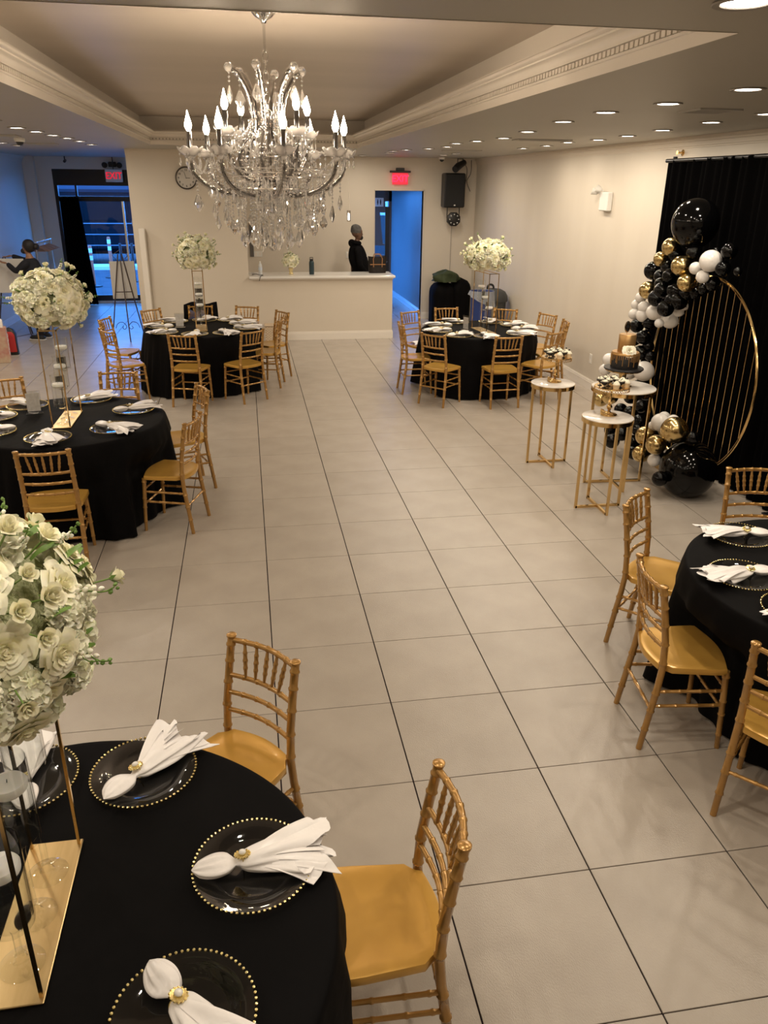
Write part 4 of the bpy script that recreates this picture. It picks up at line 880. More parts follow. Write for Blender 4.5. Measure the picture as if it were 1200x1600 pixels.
# clock
t = thing('wall_clock', 'round wall clock with black numerals and a dark rim', 'clock', (-.90, 9.8985, 2.59))
RXc = Matrix.Rotation(PI/2, 3, 'X')
m = MB(); m.lathe([(.001,0),(.158,0),(.168,.010),(.170,.028),(.160,.036),(.150,.030),(.148,.018)], n=48, M=RXc); m.build('rim', pmat('dark_bronze', (.10,.085,.075), .3, metal=.6), t)
m = MB(); m.lathe([(.001,.016),(.150,.016)], n=48, M=RXc); m.build('face', pmat('clock_face', (.66,.62,.57), .5), t)
for k in range(12):
    a = PI/2-2*PI*(k+1)/12
    put('numeral', text_mesh(str(k+1), .042, M_black, .0006, .0008), t, (.118*math.cos(a), -.0175, .118*math.sin(a)), (PI/2,0,0))
for (L, w, a, nm) in ((.072,.007,0.0,'hour_hand'), (.108,.005,PI/2+.30,'minute_hand')):
    m = MB(); m.box((L/2-.01,0,0), (L,.0015,w)); o = m.build(nm, M_black, t); o.location = (0,-.021,0); o.rotation_euler = (0,-a,0)
# speaker, effect light, stage light
t = thing('wall_speaker', 'black loudspeaker mounted high in the far right corner', 'speaker', (3.95, 11.78, 2.13))
m = MB(); m.cbox((0,0,.305), (.40,.30,.61), .02); m.build('cabinet', M_black, t)
m = MB(); m.cbox((0,-.153,.305), (.36,.012,.57), .006); m.build('grille', pmat('speaker_grille', (.012,.012,.013), .7, bump=(300,.6,1)), t)
m = MB(); m.box((0,.18,.30), (.08,.08,.10)); m.build('bracket', M_blackmetal, t)
m = MB(); m.box((0,-.161,.045), (.030,.003,.022)); m.build('badge', M_white, t)
t = thing('effect_light', 'round black effect light with a circle of small lenses under the loudspeaker', 'light fixture', (3.975, 11.78, 1.92))
m = MB(); m.lathe([(.001,-.05),(.115,-.05),(.135,-.03),(.135,.06),(.10,.08),(.001,.08)], n=8, a0=PI/8, M=Matrix.Rotation(-PI/2,3,'X')@Matrix.Scale(-1,3,(0,0,1))); m.build('housing', M_black, t)
for k in range(8):
    a = 2*PI*k/8; m = MB(); m.lathe([(.001,0),(.013,0),(.011,.006),(.001,.008)], n=10, M=RXc); o = m.build('lens', pmat('small_lens', (.7,.7,.68), .1, coat=1) if k == 0 else bpy.data.materials['small_lens'], t); o.location = (.088*math.cos(a), -.082, .088*math.sin(a))
m = MB()
for s in (-1, 1): m.box((s*.12,.03,.12), (.012,.03,.20))
m.box((0,.03,.215), (.26,.03,.012)); m.build('yoke', M_blackmetal, t)
t = thing('stage_light', 'small black spotlight hanging from the ceiling over the loudspeaker', 'light fixture', (4.02, 11.6, 2.868))
m = MB(); m.tube([(-.12,-.10,-.07),(-.04,-.02,-.01),(.10,.06,.06)], [.062,.066,.05], 16); m.build('can', M_black, t)
m = MB()
for s in (-1, 1): m.box((s*.05,0,.06), (.010,.02,.12))
m.box((0,0,.115), (.12,.02,.010)); m.build('yoke', M_blackmetal, t)
def wire(name, lab, pts, r=.006, mat=None, cat='cable'):
    m = MB(); P = [Vector(p) for p in pts]; Q = []
    for i in range(len(P)-1):
        a, b_, c_, d_ = P[max(i-1,0)], P[i], P[i+1], P[min(i+2,len(P)-1)]
        for s in range(8):
            u = s/8; Q.append(.5*((2*b_)+(-a+c_)*u+(2*a-5*b_+4*c_-d_)*u*u+(-a+3*b_-3*c_+d_)*u**3))
    Q.append(P[-1]); m.tube(Q, r, 6); o = m.build(name, mat or M_black); tag(o, lab, cat); return o
wire('cable', 'black cable looping down beside the stage light', [(4.12,11.7,2.92),(4.24,11.9,2.80),(4.22,11.93,2.55),(4.17,11.9,2.40)])
wire('cable', 'short black cable hanging by the far corner', [(4.33,11.95,2.98),(4.33,11.95,2.75),(4.26,11.95,2.6),(4.34,11.97,2.42)])
wire('cable', 'thin cable running down the wall below the effect light', [(4.0,11.985,1.80),(4.0,11.985,1.3),(4.0,11.985,.5)], .004, pmat('wall_cable', (.25,.22,.2), .5))
# ------------------------------------------------------------------ far corner: covered pile, jacket, bins
def lump(name, mat, c, s, seed, nz=14, n=40, amp=.08, flat=.0, p=4.0, parent=None):
    r = random.Random(seed); ph = [r.uniform(0,6.28) for _ in range(8)]; m = MB()
    def fn(i, j):
        a = 2*PI*i; t = j; ct, st_ = math.cos(a), math.sin(a)
        k = (abs(ct)**p+abs(st_)**p)**(-1/p); zz = 1-(1-t)**1; top = (1-max(0,(t-.72)/.28)**2)**.5 if t > .72 else 1
        w = 1+amp*math.sin(7*a+ph[0])*(1-t)+amp*.6*math.sin(13*a+ph[1]+3*t)*(1-t*.5)+amp*.7*math.sin(3*a+5*t+ph[2])
        return (s[0]*k*ct*top*w, s[1]*k*st_*top*w, s[2]*zz*(1+flat*math.sin(2*a+ph[3])*t))
    m.grid(fn, n, nz); return m.build(name, mat, parent, loc=c, sharp=None)
t = thing('covered_pile', 'tall pile of gear under a black cloth in the far right corner', 'covered gear', (3.86, 11.55, 0))
lump('cover', M_cloth, (-.10,0,.002), (.235,.26,.80), 3, amp=.03, parent=t)
lump('cover', M_cloth, (.24,-.02,.002), (.20,.24,.86), 5, amp=.04, p=3, parent=t)
o = lump('jacket', pmat('olive_jacket', (.035,.05,.018), .8, bump=(20,.6,3)), (3.79,11.45,.795), (.24,.18,.19), 8, amp=.16, p=2.2, flat=.2); tag(o, 'crumpled olive green jacket on top of the black-covered pile', 'jacket')
t = thing('trash_bin', 'blue recycling bin with a clear liner folded over its rim', 'bin', (3.80, 8.95, 0))
M_blue = pmat('blue_plastic', (.012,.035,.17), .5)
m = MB(); m.lathe([(.001,0),(.15,0),(.155,.02),(.185,.88),(.200,.885),(.200,.915),(.186,.915),(.178,.88),(.145,.03),(.001,.03)], n=32); m.build('body', M_blue, t)
m = MB(); rl = random.Random(2)
m.grid(lambda i, j: ((.204+.012*math.sin(11*2*PI*i)*j+.02*j)*math.cos(2*PI*i), (.204+.012*math.sin(11*2*PI*i)*j+.02*j)*math.sin(2*PI*i), .925-(.16+.10*math.sin(2*PI*i+2))*j), 64, 6)
m.build('liner', pmat('clear_liner', (.50,.53,.58), .25, alpha=.5), t)
t = thing('trash_bin', 'dark grey bin with a domed lid against the right wall', 'bin', (4.17, 9.5, 0))
M_dgrey = pmat('dark_grey_plastic', (.045,.047,.05), .5)
m = MB(); m.lathe([(.001,0),(.19,0),(.20,.02),(.225,.68),(.001,.68)], n=32); m.build('body', M_dgrey, t)
m = MB(); m.lathe([(.001,.68),(.250,.68),(.255,.70),(.245,.77),(.20,.84),(.12,.88),(.001,.89)], n=32); m.build('lid', M_dgrey, t)
m = MB(); m.torus((-.06,0,.90), .055, .018, 20, 8, M=Matrix.Rotation(PI/2,3,'X')); m.build('handle', M_black, t)
t = thing('woven_basket', 'small square woven wicker basket against the counter wall', 'basket', (.36, 9.70, 0))
M_wick = pmat('wicker', (.60,.47,.33), .7)
m = MB(); m.cbox((0,0,.145), (.27,.24,.29), .02); m.build('body', M_wick, t); s_ = MB()
for k in range(13):
    z = .02+.0208*k
    for j in range(11):
        if (k+j) % 2: s_.cbox((-.125+.025*j,-.123,z), (.021,.010,.017), .003); s_.cbox((.137,-.11+.022*j,z), (.010,.019,.017), .003)
o = s_.build('weave', pmat('wicker_light', (.72,.60,.45), .6), t); o['kind'] = 'stuff'
m = MB(); m.cbox((0,0,.298), (.285,.255,.022), .006); m.build('lid', M_wick, t)
# ------------------------------------------------------------------ counter and what stands on it
t = thing('counter_top', 'long white stone worktop over the low wall', 'counter', (1.24, 10.15, 1.04))
m = MB(); m.cbox((.008,0,.022), (2.49,.70,.040), .006); m.build('slab', M_counter, t)
m = MB(); m.box((.01,-.28,-.011), (2.43,.05,.022)); m.build('support_trim', M_trim, t)
KZ = 1.083
t = thing('tumbler', 'dark teal insulated bottle with a loop lid on the counter', 'bottle', (1.075, 10.10, KZ))
M_teal = pmat('teal_powdercoat', (.012,.035,.045), .4)
m = MB(); m.lathe([(.001,0),(.040,0),(.043,.004),(.043,.190),(.038,.212),(.028,.222),(.001,.222)], n=28); m.build('body', M_teal, t)
m = MB(); m.lathe([(.001,.222),(.031,.222),(.031,.252),(.001,.252)], n=24); m.build('cap', M_black, t)
m = MB(); m.tube([(-.026,0,.245),(-.026,0,.278),(.026,0,.278),(.026,0,.245)], .006, 8); m.build('loop', M_black, t)
t = thing('vase', 'small gold-tinted glass vase on the counter', 'vase', (.722, 10.15, KZ))
m = MB(); m.lathe([(.001,0),(.040,0),(.042,.006),(.036,.012),(.030,.05),(.040,.09),(.045,.105),(.041,.105),(.001,.06)], n=24); m.build('body', pmat('gold_glass', (.72,.58,.30), .2, metal=.5), t)
arrangement('flower_arrangement', 'small white rose bunch in the vase on the counter', (.722,10.15,KZ+.215), .125, .13, 26, 21, .85, -.6, 'counter flowers', leaves=8, sprigs=7)
t = thing('water_bottle', 'clear plastic water bottle at the left end of the counter', 'bottle', (.20, 10.12, KZ))
m = MB(); m.lathe([(.001,0),(.030,0),(.032,.006),(.030,.05),(.032,.055),(.032,.14),(.026,.165),(.013,.185),(.012,.200),(.001,.200)], n=24); m.build('body', pmat('pale_plastic', (.62,.64,.66), .15, coat=.5), t)
m = MB(); m.lathe([(.0325,.07),(.0328,.07),(.0328,.12),(.0325,.12)], n=24); m.build('wrapper', pmat('bottle_wrapper', (.55,.62,.72), .4), t)
m = MB(); m.lathe([(.001,.198),(.014,.198),(.014,.215),(.001,.215)], n=16); m.build('cap', M_white, t)
wire('charging_cable', 'black charging cable curled over the left end of the counter', [(.06,10.05,KZ+.008),(.12,10.0,KZ+.02),(.18,9.98,KZ+.008),(.24,9.95,KZ+.008),(.21,9.85,KZ+.008),(.19,9.793,KZ-.0),(.17,9.785,KZ-.07)], .005)
t = thing('handbag', 'dark brown tote bag with tan handles at the right end of the counter', 'bag', (2.25, 10.28, KZ))
M_lea = pmat('dark_leather', (.010,.007,.006), .5, spec=.2, noise=(25,(.016,.011,.009),3)); M_tan = pmat('tan_leather', (.30,.14,.05), .5)
m = MB()
def bag(i, j):
    a = 2*PI*i; k = (abs(math.cos(a))**3.5+abs(math.sin(a))**3.5)**(-1/3.5); w = 1+.10*j; return (.150*k*math.cos(a)*w, .075*k*math.sin(a)*(1-.45*j), .275*j+.012*math.cos(2*a)*j)
m.grid(bag, 40, 8); m.add([bag(i/40, 0) for i in range(40)], [tuple(range(39,-1,-1))]); m.build('body', M_lea, t)
m = MB(); m.box((0,-.062,.145), (.27,.010,.014)); m.build('strap_band', M_tan, t)
for s in (-1, 1): m = MB(); m.tube([(-.075,s*.060,.10),(-.080,s*.055,.24),(-.045,s*.055,.315),(.045,s*.055,.315),(.080,s*.055,.24),(.075,s*.060,.10)], .007, 8); m.build('handle', M_tan, t)
for (x, lab) in ((1.775,'slim glass pendant lamp on a long cord over the counter, right one'), (1.16,'slim glass pendant lamp over the counter, seen through the chandelier')):
    t = thing('pendant_lamp', lab, 'lamp', (x, 10.5, 1.925), 0, 'pendant lamps over the counter')
    m = MB(); m.lathe([(.033,0),(.034,.003),(.034,.175),(.030,.180),(.029,.178),(.031,.170),(.031,.003),(.033,0)], n=24); m.build('glass_shade', M_crystalarm, t)
    m = MB(); m.lathe([(.001,.02),(.016,.025),(.018,.06),(.014,.13),(.001,.135)], n=16); m.build('bulb', emat('pendant_glow', (1,.92,.82), 9) if x > 1.7 else bpy.data.materials['pendant_glow'], t)
    m = MB(); m.tube([(0,0,.178),(0,0,1.055)], .003, 6); m.build('cord', M_chrome, t)
    m = MB(); m.lathe([(.001,1.05),(.05,1.05),(.05,1.074),(.001,1.074)], n=20); m.build('canopy', M_chrome, t)
# ------------------------------------------------------------------ chandelier
CX, CY = .129, .80
ch = thing('chandelier', 'crystal chandelier with chrome candle sleeves hanging from the ceiling tray', 'chandelier', (CX, CY, 0))
m = MB(); m.lathe([(.001,TZ-.001),(.060,TZ-.001),(.062,TZ-.012),(.045,TZ-.03),(.018,TZ-.045),(.012,TZ-.06),(.001,TZ-.06)], n=28); m.build('canopy', M_chrome, ch)
m = MB(); m.tube([(0,0,TZ-.05),(0,0,TZ-.18)], .008, 8); m.build('stem', M_chrome, ch)
z = TZ-.185; k = 0; lk = MB(); lk.torus((0,0,0), .014, .0032, 16, 6, M=Matrix.Rotation(PI/2,3,'X')); lk.v = [(x, y, z_*2.1) for x, y, z_ in lk.v]; lk = lk.mesh('chain_link', M_chrome)
while z > 2.90:
    put('chain_link', lk, ch, (0,0,z-.026), (0,0,(k%2)*PI/2)); z -= .047; k += 1
m = MB(); m.torus((0,0,2.875), .022, .004, 20, 6, M=Matrix.Rotation(PI/2,3,'X')); m.build('loop', M_chrome, ch)
# central column of glass and chrome
m = MB(); m.lathe([(.001,2.86),(.018,2.86),(.022,2.845),(.012,2.83),(.012,2.44),(.001,2.44)], n=16); m.build('column_rod', M_chrome, ch)
m = MB(); m.lathe([(.014,2.79),(.05,2.792),(.085,2.815),(.098,2.845),(.092,2.847),(.078,2.822),(.045,2.80),(.014,2.80)], n=32); m.build('crown_bowl', M_crystalarm, ch)
m = MB(); m.lathe([(.014,2.78),(.028,2.76),(.040,2.72),(.032,2.68),(.018,2.665),(.030,2.64),(.045,2.60),(.040,2.56),(.020,2.54),(.014,2.535)], n=20); m.build('glass_baluster', M_crystalarm, ch)
m = MB(); m.lathe([(.014,2.53),(.06,2.525),(.095,2.505),(.105,2.475),(.085,2.44),(.045,2.415),(.014,2.405),(.001,2.40)], n=32); m.build('hub_bowl', M_chrome, ch)
m = MB(); m.lathe([(.001,2.40),(.022,2.395),(.030,2.37),(.018,2.345),(.001,2.335)], n=20); m.build('finial', M_chrome, ch)
def spl(P, s=6):
    P = [Vector(p) for p in P]; Q = []
    for i in range(len(P)-1):
        a, b_, c_, d_ = P[max(i-1,0)], P[i], P[i+1], P[min(i+2,len(P)-1)]
        for q in range(s):
            u = q/s; Q.append(.5*((2*b_)+(-a+c_)*u+(2*a-5*b_+4*c_-d_)*u*u+(-a+3*b_-3*c_+d_)*u**3))
    return Q+[P[-1]]
def rope(mb, pts, r, n=6):       # twisted glass rod: fluted tube
    Q = spl(pts, 8)
    mb.tube(Q, [r*(1+.12*math.sin(i*1.9)) for i in range(len(Q))], n)
am = MB(); rope(am, [(.07,0,2.50),(.14,0,2.465),(.24,0,2.475),(.34,0,2.51),(.405,0,2.565),(.425,0,2.625)], .0155, 10); am = am.mesh('arm', M_crystalarm)
ac = MB(); ac.tube(spl([(.07,0,2.50),(.14,0,2.465),(.24,0,2.475),(.34,0,2.51),(.405,0,2.565),(.425,0,2.625)]), .0085, 8); ac = ac.mesh('arm_core', M_sleeve)
um = MB(); rope(um, [(.05,0,2.56),(.11,0,2.54),(.19,0,2.57),(.245,0,2.65),(.265,0,2.725)], .0140, 10); um = um.mesh('arm', M_crystalarm)
uc = MB(); uc.tube(spl([(.05,0,2.56),(.11,0,2.54),(.19,0,2.57),(.245,0,2.65),(.265,0,2.725)]), .0080, 8); uc = uc.mesh('arm_core', M_sleeve)
hp = [(.03,0,2.54),(.10,0,2.545),(.165,0,2.62),(.150,0,2.71),(.085,0,2.79),(.080,0,2.88),(.105,0,2.98),(.155,0,3.06),(.190,0,3.075)]
hm = MB(); rope(hm, hp, .0170, 10); hm = hm.mesh('scroll_arm', M_crystalarm)
hc = MB(); hc.tube(spl(hp), .0080, 8); hc = hc.mesh('scroll_core', M_sleeve)
hb = MB(); hb.ball((.20,0,3.085), .024, 10, 7); hb.sm = [False]*len(hb.f); hb = hb.mesh('scroll_finial', M_crystal, sharp=None)
cupm = MB()
for (r0, zz0, r1, zz1) in ((.004,-.006,.030,-.004),(.030,-.004,.058,.018)):
    pass
V = []; nn = 48
for (r, z_, sc) in ((.003,-.008,0),(.028,-.006,0),(.048,.004,.02),(.062,.020,.08),(.066,.028,.12),(.060,.020,.08),(.043,.008,.02),(.026,-.001,0),(.003,-.003,0)):
    for q in range(nn): a = 2*PI*q/nn; f = 1+sc*abs(math.sin(4*a)); V.append((r*f*math.cos(a), r*f*math.sin(a), z_+sc*.12*abs(math.sin(4*a))))
cupm.add(V, [(i*nn+q, i*nn+(q+1)%nn, (i+1)*nn+(q+1)%nn, (i+1)*nn+q) for i in range(8) for q in range(nn)]); cupm = cupm.mesh('drip_cup', pmat('frosted_crystal', (.92,.90,.88), .15, trans=.55, ior=1.45), sharp=None)
hold = MB(); hold.lathe([(.001,-.045),(.010,-.043),(.014,-.03),(.020,-.018),(.030,-.010),(.030,-.006),(.001,-.006)], n=16); hold = hold.mesh('cup_holder', M_chrome)
def slv(L):
    m = MB(); m.lathe([(.001,0),(.0175,0),(.0175,.006),(.0135,.008),(.0135,L),(.012,L+.002),(.001,L+.002)], n=18); return m.mesh('candle_sleeve', M_sleeve)
SL = {.115: slv(.115), .10: slv(.10)}
bul = MB(); bul.lathe([(.006,0),(.010,.004),(.0175,.020),(.0190,.032),(.0145,.052),(.0075,.074),(.0028,.092),(.001,.100)], n=16); bul = bul.mesh('flame_bulb', M_bulb)
# cut crystals
def faceted(name, prof, n=8, fl=.6):
    m = MB(); m.lathe(prof, n=n, sy=fl); m.sm = [False]*len(m.f); return m.mesh(name, M_crystal, sharp=None)
kite = faceted('crystal_drop', [(.0008,.0),(.006,-.004),(.0175,-.030),(.0195,-.040),(.010,-.056),(.0008,-.066)], 8, .55)
slim = faceted('crystal_drop', [(.0006,.0),(.004,-.004),(.0105,-.034),(.006,-.050),(.0006,-.058)], 6, .7)
octa = MB(); octa.lathe([(.0005,-.0062),(.0062,-.002),(.0062,.002),(.0005,.0062)], n=8); octa.sm = [False]*len(octa.f)
def strand(p, q, sag=0.0, gap=.0165, parent=ch):
    """a bead string from p to q; beads and thin pins in one small mesh"""
    p, q = Vector(p), Vector(q); L = (q-p).length*(1+sag*.8); n = max(2, int(L/gap)); m = MB()
    pts = [p.lerp(q, i/n)-Vector((0,0,sag*4*(i/n)*(1-i/n)*.25*(q-p).length*2)) for i in range(n+1)]
    for i, w in enumerate(pts[:-1] if sag == 0 else pts): m.add([tuple(Vector(v)+w) for v in octa.v], octa.f, 0, False)
    m.tube(pts, .0009, 4, 1, cap=False)
    return m.build('bead_strand', [M_crystal, M_chrome], parent, sharp=None)
rr = random.Random(17)
def drop(p, me=None, s=1.0): put('crystal_drop', me or kite, ch, p, (0,0,rr.uniform(0,6.28)), s*rr.uniform(.95,1.05))
A0 = .14
for k in range(8):
    a = A0+2*PI*k/8; c, s = math.cos(a), math.sin(a)
    put('arm', am, ch, rot=(0,0,a)); put('arm_core', ac, ch, rot=(0,0,a))
    p = (.425*c, .425*s, 2.665)
    put('cup_holder', hold, ch, p); put('drip_cup', cupm, ch, p); put('candle_sleeve', SL[.115], ch, (p[0],p[1],p[2]-.004)); put('flame_bulb', bul, ch, (p[0],p[1],p[2]+.112))
    for q in range(5):
        b = a+2*PI*q/5; x, y = p[0]+.055*math.cos(b), p[1]+.055*math.sin(b); L = .035+.02*(q % 2)
        strand((x,y,2.685), (x,y,2.685-L)); drop((x,y,2.685-L), slim, .75)
    L = (.20,.27,.22,.25)[k % 4]
    strand((.40*c,.40*s,2.60), (.40*c,.40*s,2.60-L+.07)); drop((.40*c,.40*s,2.60-L+.07), kite, 1.35)
    strand((.30*c,.30*s,2.50), (.30*c,.30*s,2.36)); drop((.30*c,.30*s,2.36), kite, 1.2)
    a2 = a+PI/8; c2, s2 = math.cos(a2), math.sin(a2)
    # swags between neighbouring cups and up to the scrolls
    n2 = a+2*PI/8
    strand(p, (.425*math.cos(n2), .425*math.sin(n2), 2.665), .55)
    strand((.09*c2,.09*s2,2.83), (.41*c,.41*s,2.68), .28)
for k in range(4):
    a = .56+PI/2*k; c, s = math.cos(a), math.sin(a)
    put('arm', um, ch, rot=(0,0,a)); put('arm_core', uc, ch, rot=(0,0,a))
    p = (.265*c, .265*s, 2.765)
    put('cup_holder', hold, ch, p); put('drip_cup', cupm, ch, p, sc=.9); put('candle_sleeve', SL[.115], ch, (p[0],p[1],p[2]-.004)); put('flame_bulb', bul, ch, (p[0],p[1],p[2]+.112))
    for q in range(4):
        b = a+2*PI*q/4+.4; x, y = p[0]+.05*math.cos(b), p[1]+.05*math.sin(b)
        strand((x,y,2.78), (x,y,2.74)); drop((x,y,2.74), slim, .7)
    n2 = a+PI/2; strand(p, (.265*math.cos(n2), .265*math.sin(n2), 2.765), .5)
for k in range(6):
    a = .25+PI/3*k; c, s = math.cos(a), math.sin(a)
    put('scroll_arm', hm, ch, rot=(0,0,a)); put('scroll_core', hc, ch, rot=(0,0,a)); put('scroll_finial', hb, ch, rot=(0,0,a))
    strand((.20*c,.20*s,3.06), (.20*c,.20*s,3.00)); drop((.20*c,.20*s,3.00), kite, 1.4)
    strand((.15*c,.15*s,2.66), (.15*c,.15*s,2.56)); drop((.15*c,.15*s,2.56), kite, .9)
for (R_, n, z0, z1, me, s, ph) in ((.24,16,2.50,2.34,kite,1.15,.1),(.165,14,2.50,2.28,kite,1.25,.4),(.09,10,2.46,2.26,slim,1.3,.2),(.20,16,2.58,2.46,slim,1.2,.0),(.10,12,2.84,2.74,slim,1.1,.3),(.30,16,2.56,2.44,kite,.95,.2),(.13,14,2.66,2.56,kite,1.0,.1),(.34,16,2.60,2.50,slim,1.1,.15)):
    for k in range(n):
        a = ph+2*PI*k/n; x, y = R_*math.cos(a), R_*math.sin(a); zz = z1+rr.uniform(-.02,.035)
        strand((x,y,z0), (x,y,zz)); drop((x,y,zz), me, s)
for k in range(22):         # dense little drops around the hub
    a = 2*PI*k/22; x, y = .11*math.cos(a), .11*math.sin(a); drop((x,y,2.49), kite, .7); drop((x*1.9,y*1.9,2.53), slim, .9)
m = MB(); m.torus((0,0,2.50), .235, .0035, 48, 6); m.torus((0,0,2.495), .155, .0035, 40, 6); m.torus((0,0,2.58), .20, .003, 40, 6); m.torus((0,0,2.60), .34, .003, 56, 6); m.torus((0,0,2.56), .30, .003, 56, 6); m.torus((0,0,2.66), .13, .003, 40, 6)
for k in range(8):
    a = A0+2*PI*k/8; m.tube([(.09*math.cos(a),.09*math.sin(a),2.495),(.235*math.cos(a),.235*math.sin(a),2.50)], .003, 5)
m.build('drop_ring', M_chrome, ch)
strand((0,0,2.335), (0,0,2.225)); m = MB(); m.ball((0,0,2.195), .026, 12, 8); m.sm = [False]*len(m.f); o = m.build('crystal_ball', M_crystal, ch, sharp=None); o['label'] = 'faceted ball at the lowest point'
# ------------------------------------------------------------------ people
M_skind = pmat('dark_skin', (.13,.065,.038), .5, sss=.05); M_skinm = pmat('warm_skin', (.30,.16,.10), .5, sss=.05)
M_hood = pmat('black_sweatshirt', (.0045,.0042,.0050), .95, spec=.1, bump=(30,.6,3)); M_pants = pmat('dark_trousers', (.012,.012,.016), .85); M_shoe = pmat('black_shoe', (.01,.01,.01), .5); M_sole = pmat('pale_sole', (.55,.53,.5), .6)
def head_parts(c, r, face=1.0):
    """head facing +x around centre c, half height r; ellipsoid skull, jaw, nose, lips, brow, ears"""
    e = MB(); c = Vector(c)
    def ell(o, s, n=16, k=12):
        V = MB(); V.ball((0,0,0), 1, n, k); e.add([(c.x+r*(o[0]+v[0]*s[0]), c.y+r*(o[1]+v[1]*s[1]), c.z+r*(o[2]+v[2]*s[2])) for v in V.v], V.f)
    ell((-.10,0,.22),(.86,.70,.78)); ell((.12,0,-.20),(.60,.56,.74)); ell((.36,0,-.66),(.32,.34,.26)); ell((.66,0,-.12),(.20,.11,.20)); ell((.60,0,.06),(.14,.09,.24))
    ell((.58,0,-.42),(.16,.24,.07)); ell((.56,0,-.52),(.15,.20,.07)); ell((.56,0,.26),(.20,.48,.10)); ell((.42,.28,-.12),(.2,.2,.2)); ell((.42,-.28,-.12),(.2,.2,.2))
    for s in (-1, 1): ell((-.02,s*.66,-.06),(.17,.09,.27)); ell((-.05,s*.70,.04),(.14,.07,.13))
    return e
def hand_chains(w, d, side, r=.011, curl=.4):
    """palm and five fingers from wrist w pointing along d"""
    w = Vector(w); d = Vector(d).normalized(); u = side.normalized(); n_ = d.cross(u).normalized(); C_ = []
    C_.append([(tuple(w), (.024,.018)), (tuple(w+d*.045), (.034,.016)), (tuple(w+d*.082), (.036,.014))])
    for k, (off, L) in enumerate(((-.030,.062),(-.010,.074),(.010,.070),(.028,.055))):
        b = w+d*.075+u*off; p1 = b+d*L*.5-n_*L*.15*curl; p2 = p1+d*L*.30-n_*L*.35*curl; p3 = p2+d*L*.15-n_*L*.40*curl
        C_.append([(tuple(b), r), (tuple(p1), r*.92), (tuple(p2), r*.85), (tuple(p3), r*.7)])
    b = w+d*.025-u*.026; C_.append([(tuple(b), r*1.15), (tuple(b+d*.028-u*.026), r), (tuple(b+d*.056-u*.034-n_*.01), r*.85)])
    return C_
def person(label, loc, rz, hgt, skin, top_mat, arms, lean=0.0, belly=0.0, name='person', cat='person'):
    t = thing(name, label, cat, loc, rz); H_ = hgt; hz = H_*.935; hr = H_*.066
    hip, chest, neck = (-.02,0,H_*.52), (.0+lean*.5,0,H_*.72), (.0+lean,0,H_*.845)
    head = (lean+.012,0,hz)
    body = [[((hip),(.095,.12)), ((.01,0,H_*.60),(.10,.125)), (chest,(.12,.165)), ((lean-.01,0,H_*.80),(.085,.135)), (neck,(.055,.055)), ((lean+.002,0,H_*.895),(.05,.05))]]
    legs = []
    for s in (-1, 1):
        L = [((-.02,s*.07,H_*.50),(.070,.070)), ((.0,s*.095,H_*.28),(.060,.060)), ((-.02,s*.10,H_*.05),(.040,.040))]
        body.append(L); legs.append([(p, (r[0]+.024, r[1]+.024)) for p, r in L])
        body.append([((-.02,s*.10,.05),(.035,.035)), ((.06,s*.11,.03),(.036,.025)), ((.13,s*.115,.025),(.030,.020))])
    armc = []
    for s, (el, wr, hd) in zip((-1, 1), arms):
        sh = (lean-.005, s*.165, H_*.795)
        A_ = [((lean,s*.06,H_*.79),(.055,.055)), (sh,(.055,.055)), (el,(.042,.042)), (wr,(.027,.027))]; body.append(A_); armc.append([(p, (r[0]+.014, r[1]+.014)) for p, r in A_])
        d = Vector(hd); side = d.cross(Vector((0,0,1))); side = side if side.length > .1 else Vector((1,0,0))
        body += hand_chains(wr, d, side)
    ex = head_parts(head, hr*1.0)
    put('body', skin_mesh('body', body, skin, 2, .0095, ex), t)
    tors = [[((-.02,0,H_*.47),(.160+belly*.3,.170)), ((.015+belly*.6,0,H_*.56),(.155+belly,.180)), ((.015+belly*.5,0,H_*.64),(.155+belly*.8,.185)), (chest,(.150+belly*.3,.195)), ((lean-.01,0,H_*.805),(.100,.150)), ((lean-.005,0,H_*.845),(.075,.078))]]
    put('top', skin_mesh('top', tors+armc, top_mat, 2, .013), t)
    put('trousers', skin_mesh('trousers', legs+[[((-.02,-.06,H_*.50),(.12,.10)), ((-.02,.06,H_*.50),(.12,.10))]], M_pants, 2, .013), t)
    for s in (-1, 1):
        m = MB(); m.cbox((.045,s*.108,.045), (.27,.098,.075), .03); sh_ = m.build('shoe', M_shoe, t); m = MB(); m.cbox((.047,s*.108,.010), (.285,.106,.020), .008); m.build('sole', M_sole, sh_)
    return t, Vector(head), hr
# man behind the counter, in profile facing right
t, hc_, hr = person('man in a black hooded sweatshirt and grey knit beanie behind the counter, facing right', (1.985, 11.0, 0), 0, 1.815, M_skind, M_hood,
   [((.02,-.26,1.16),(.17,-.22,1.00),(1,0,-.3)), ((.02,.26,1.16),(.17,.22,1.00),(1,0,-.3))], 0.0, .085)
M_knit = pmat('grey_knit', (.105,.10,.098), .9, noise=(22,(.06,.058,.056),2,(1,1,3)), bump=(60,.8,2,(1,1,4)))
m = MB(); m.lathe([(.098,-.020),(.104,-.010),(.104,.028),(.100,.032),(.098,.06),(.085,.095),(.058,.118),(.02,.130),(.001,.132)], n=32, sy=.86); m.torus((0,0,0), .001, .0005, 4, 3)
m.v = [(x-.12*z, y, z+.10*x*(-1) if False else z) for x, y, z in m.v]
o = m.build('beanie', M_knit, t); o.location = hc_+Vector((-.022,0,.030)); o.rotation_euler = (0,.10,0)
m = MB(); m.ball((.058,0,-.072), .046, 16, 10, sz=.9); m.ball((.035,0,-.052), .056, 16, 10, sz=.85); o = m.build('beard', pmat('short_beard', (.010,.008,.007), .9, bump=(80,.8,2)), t); o.location = hc_; o.scale = (1,.86,1)
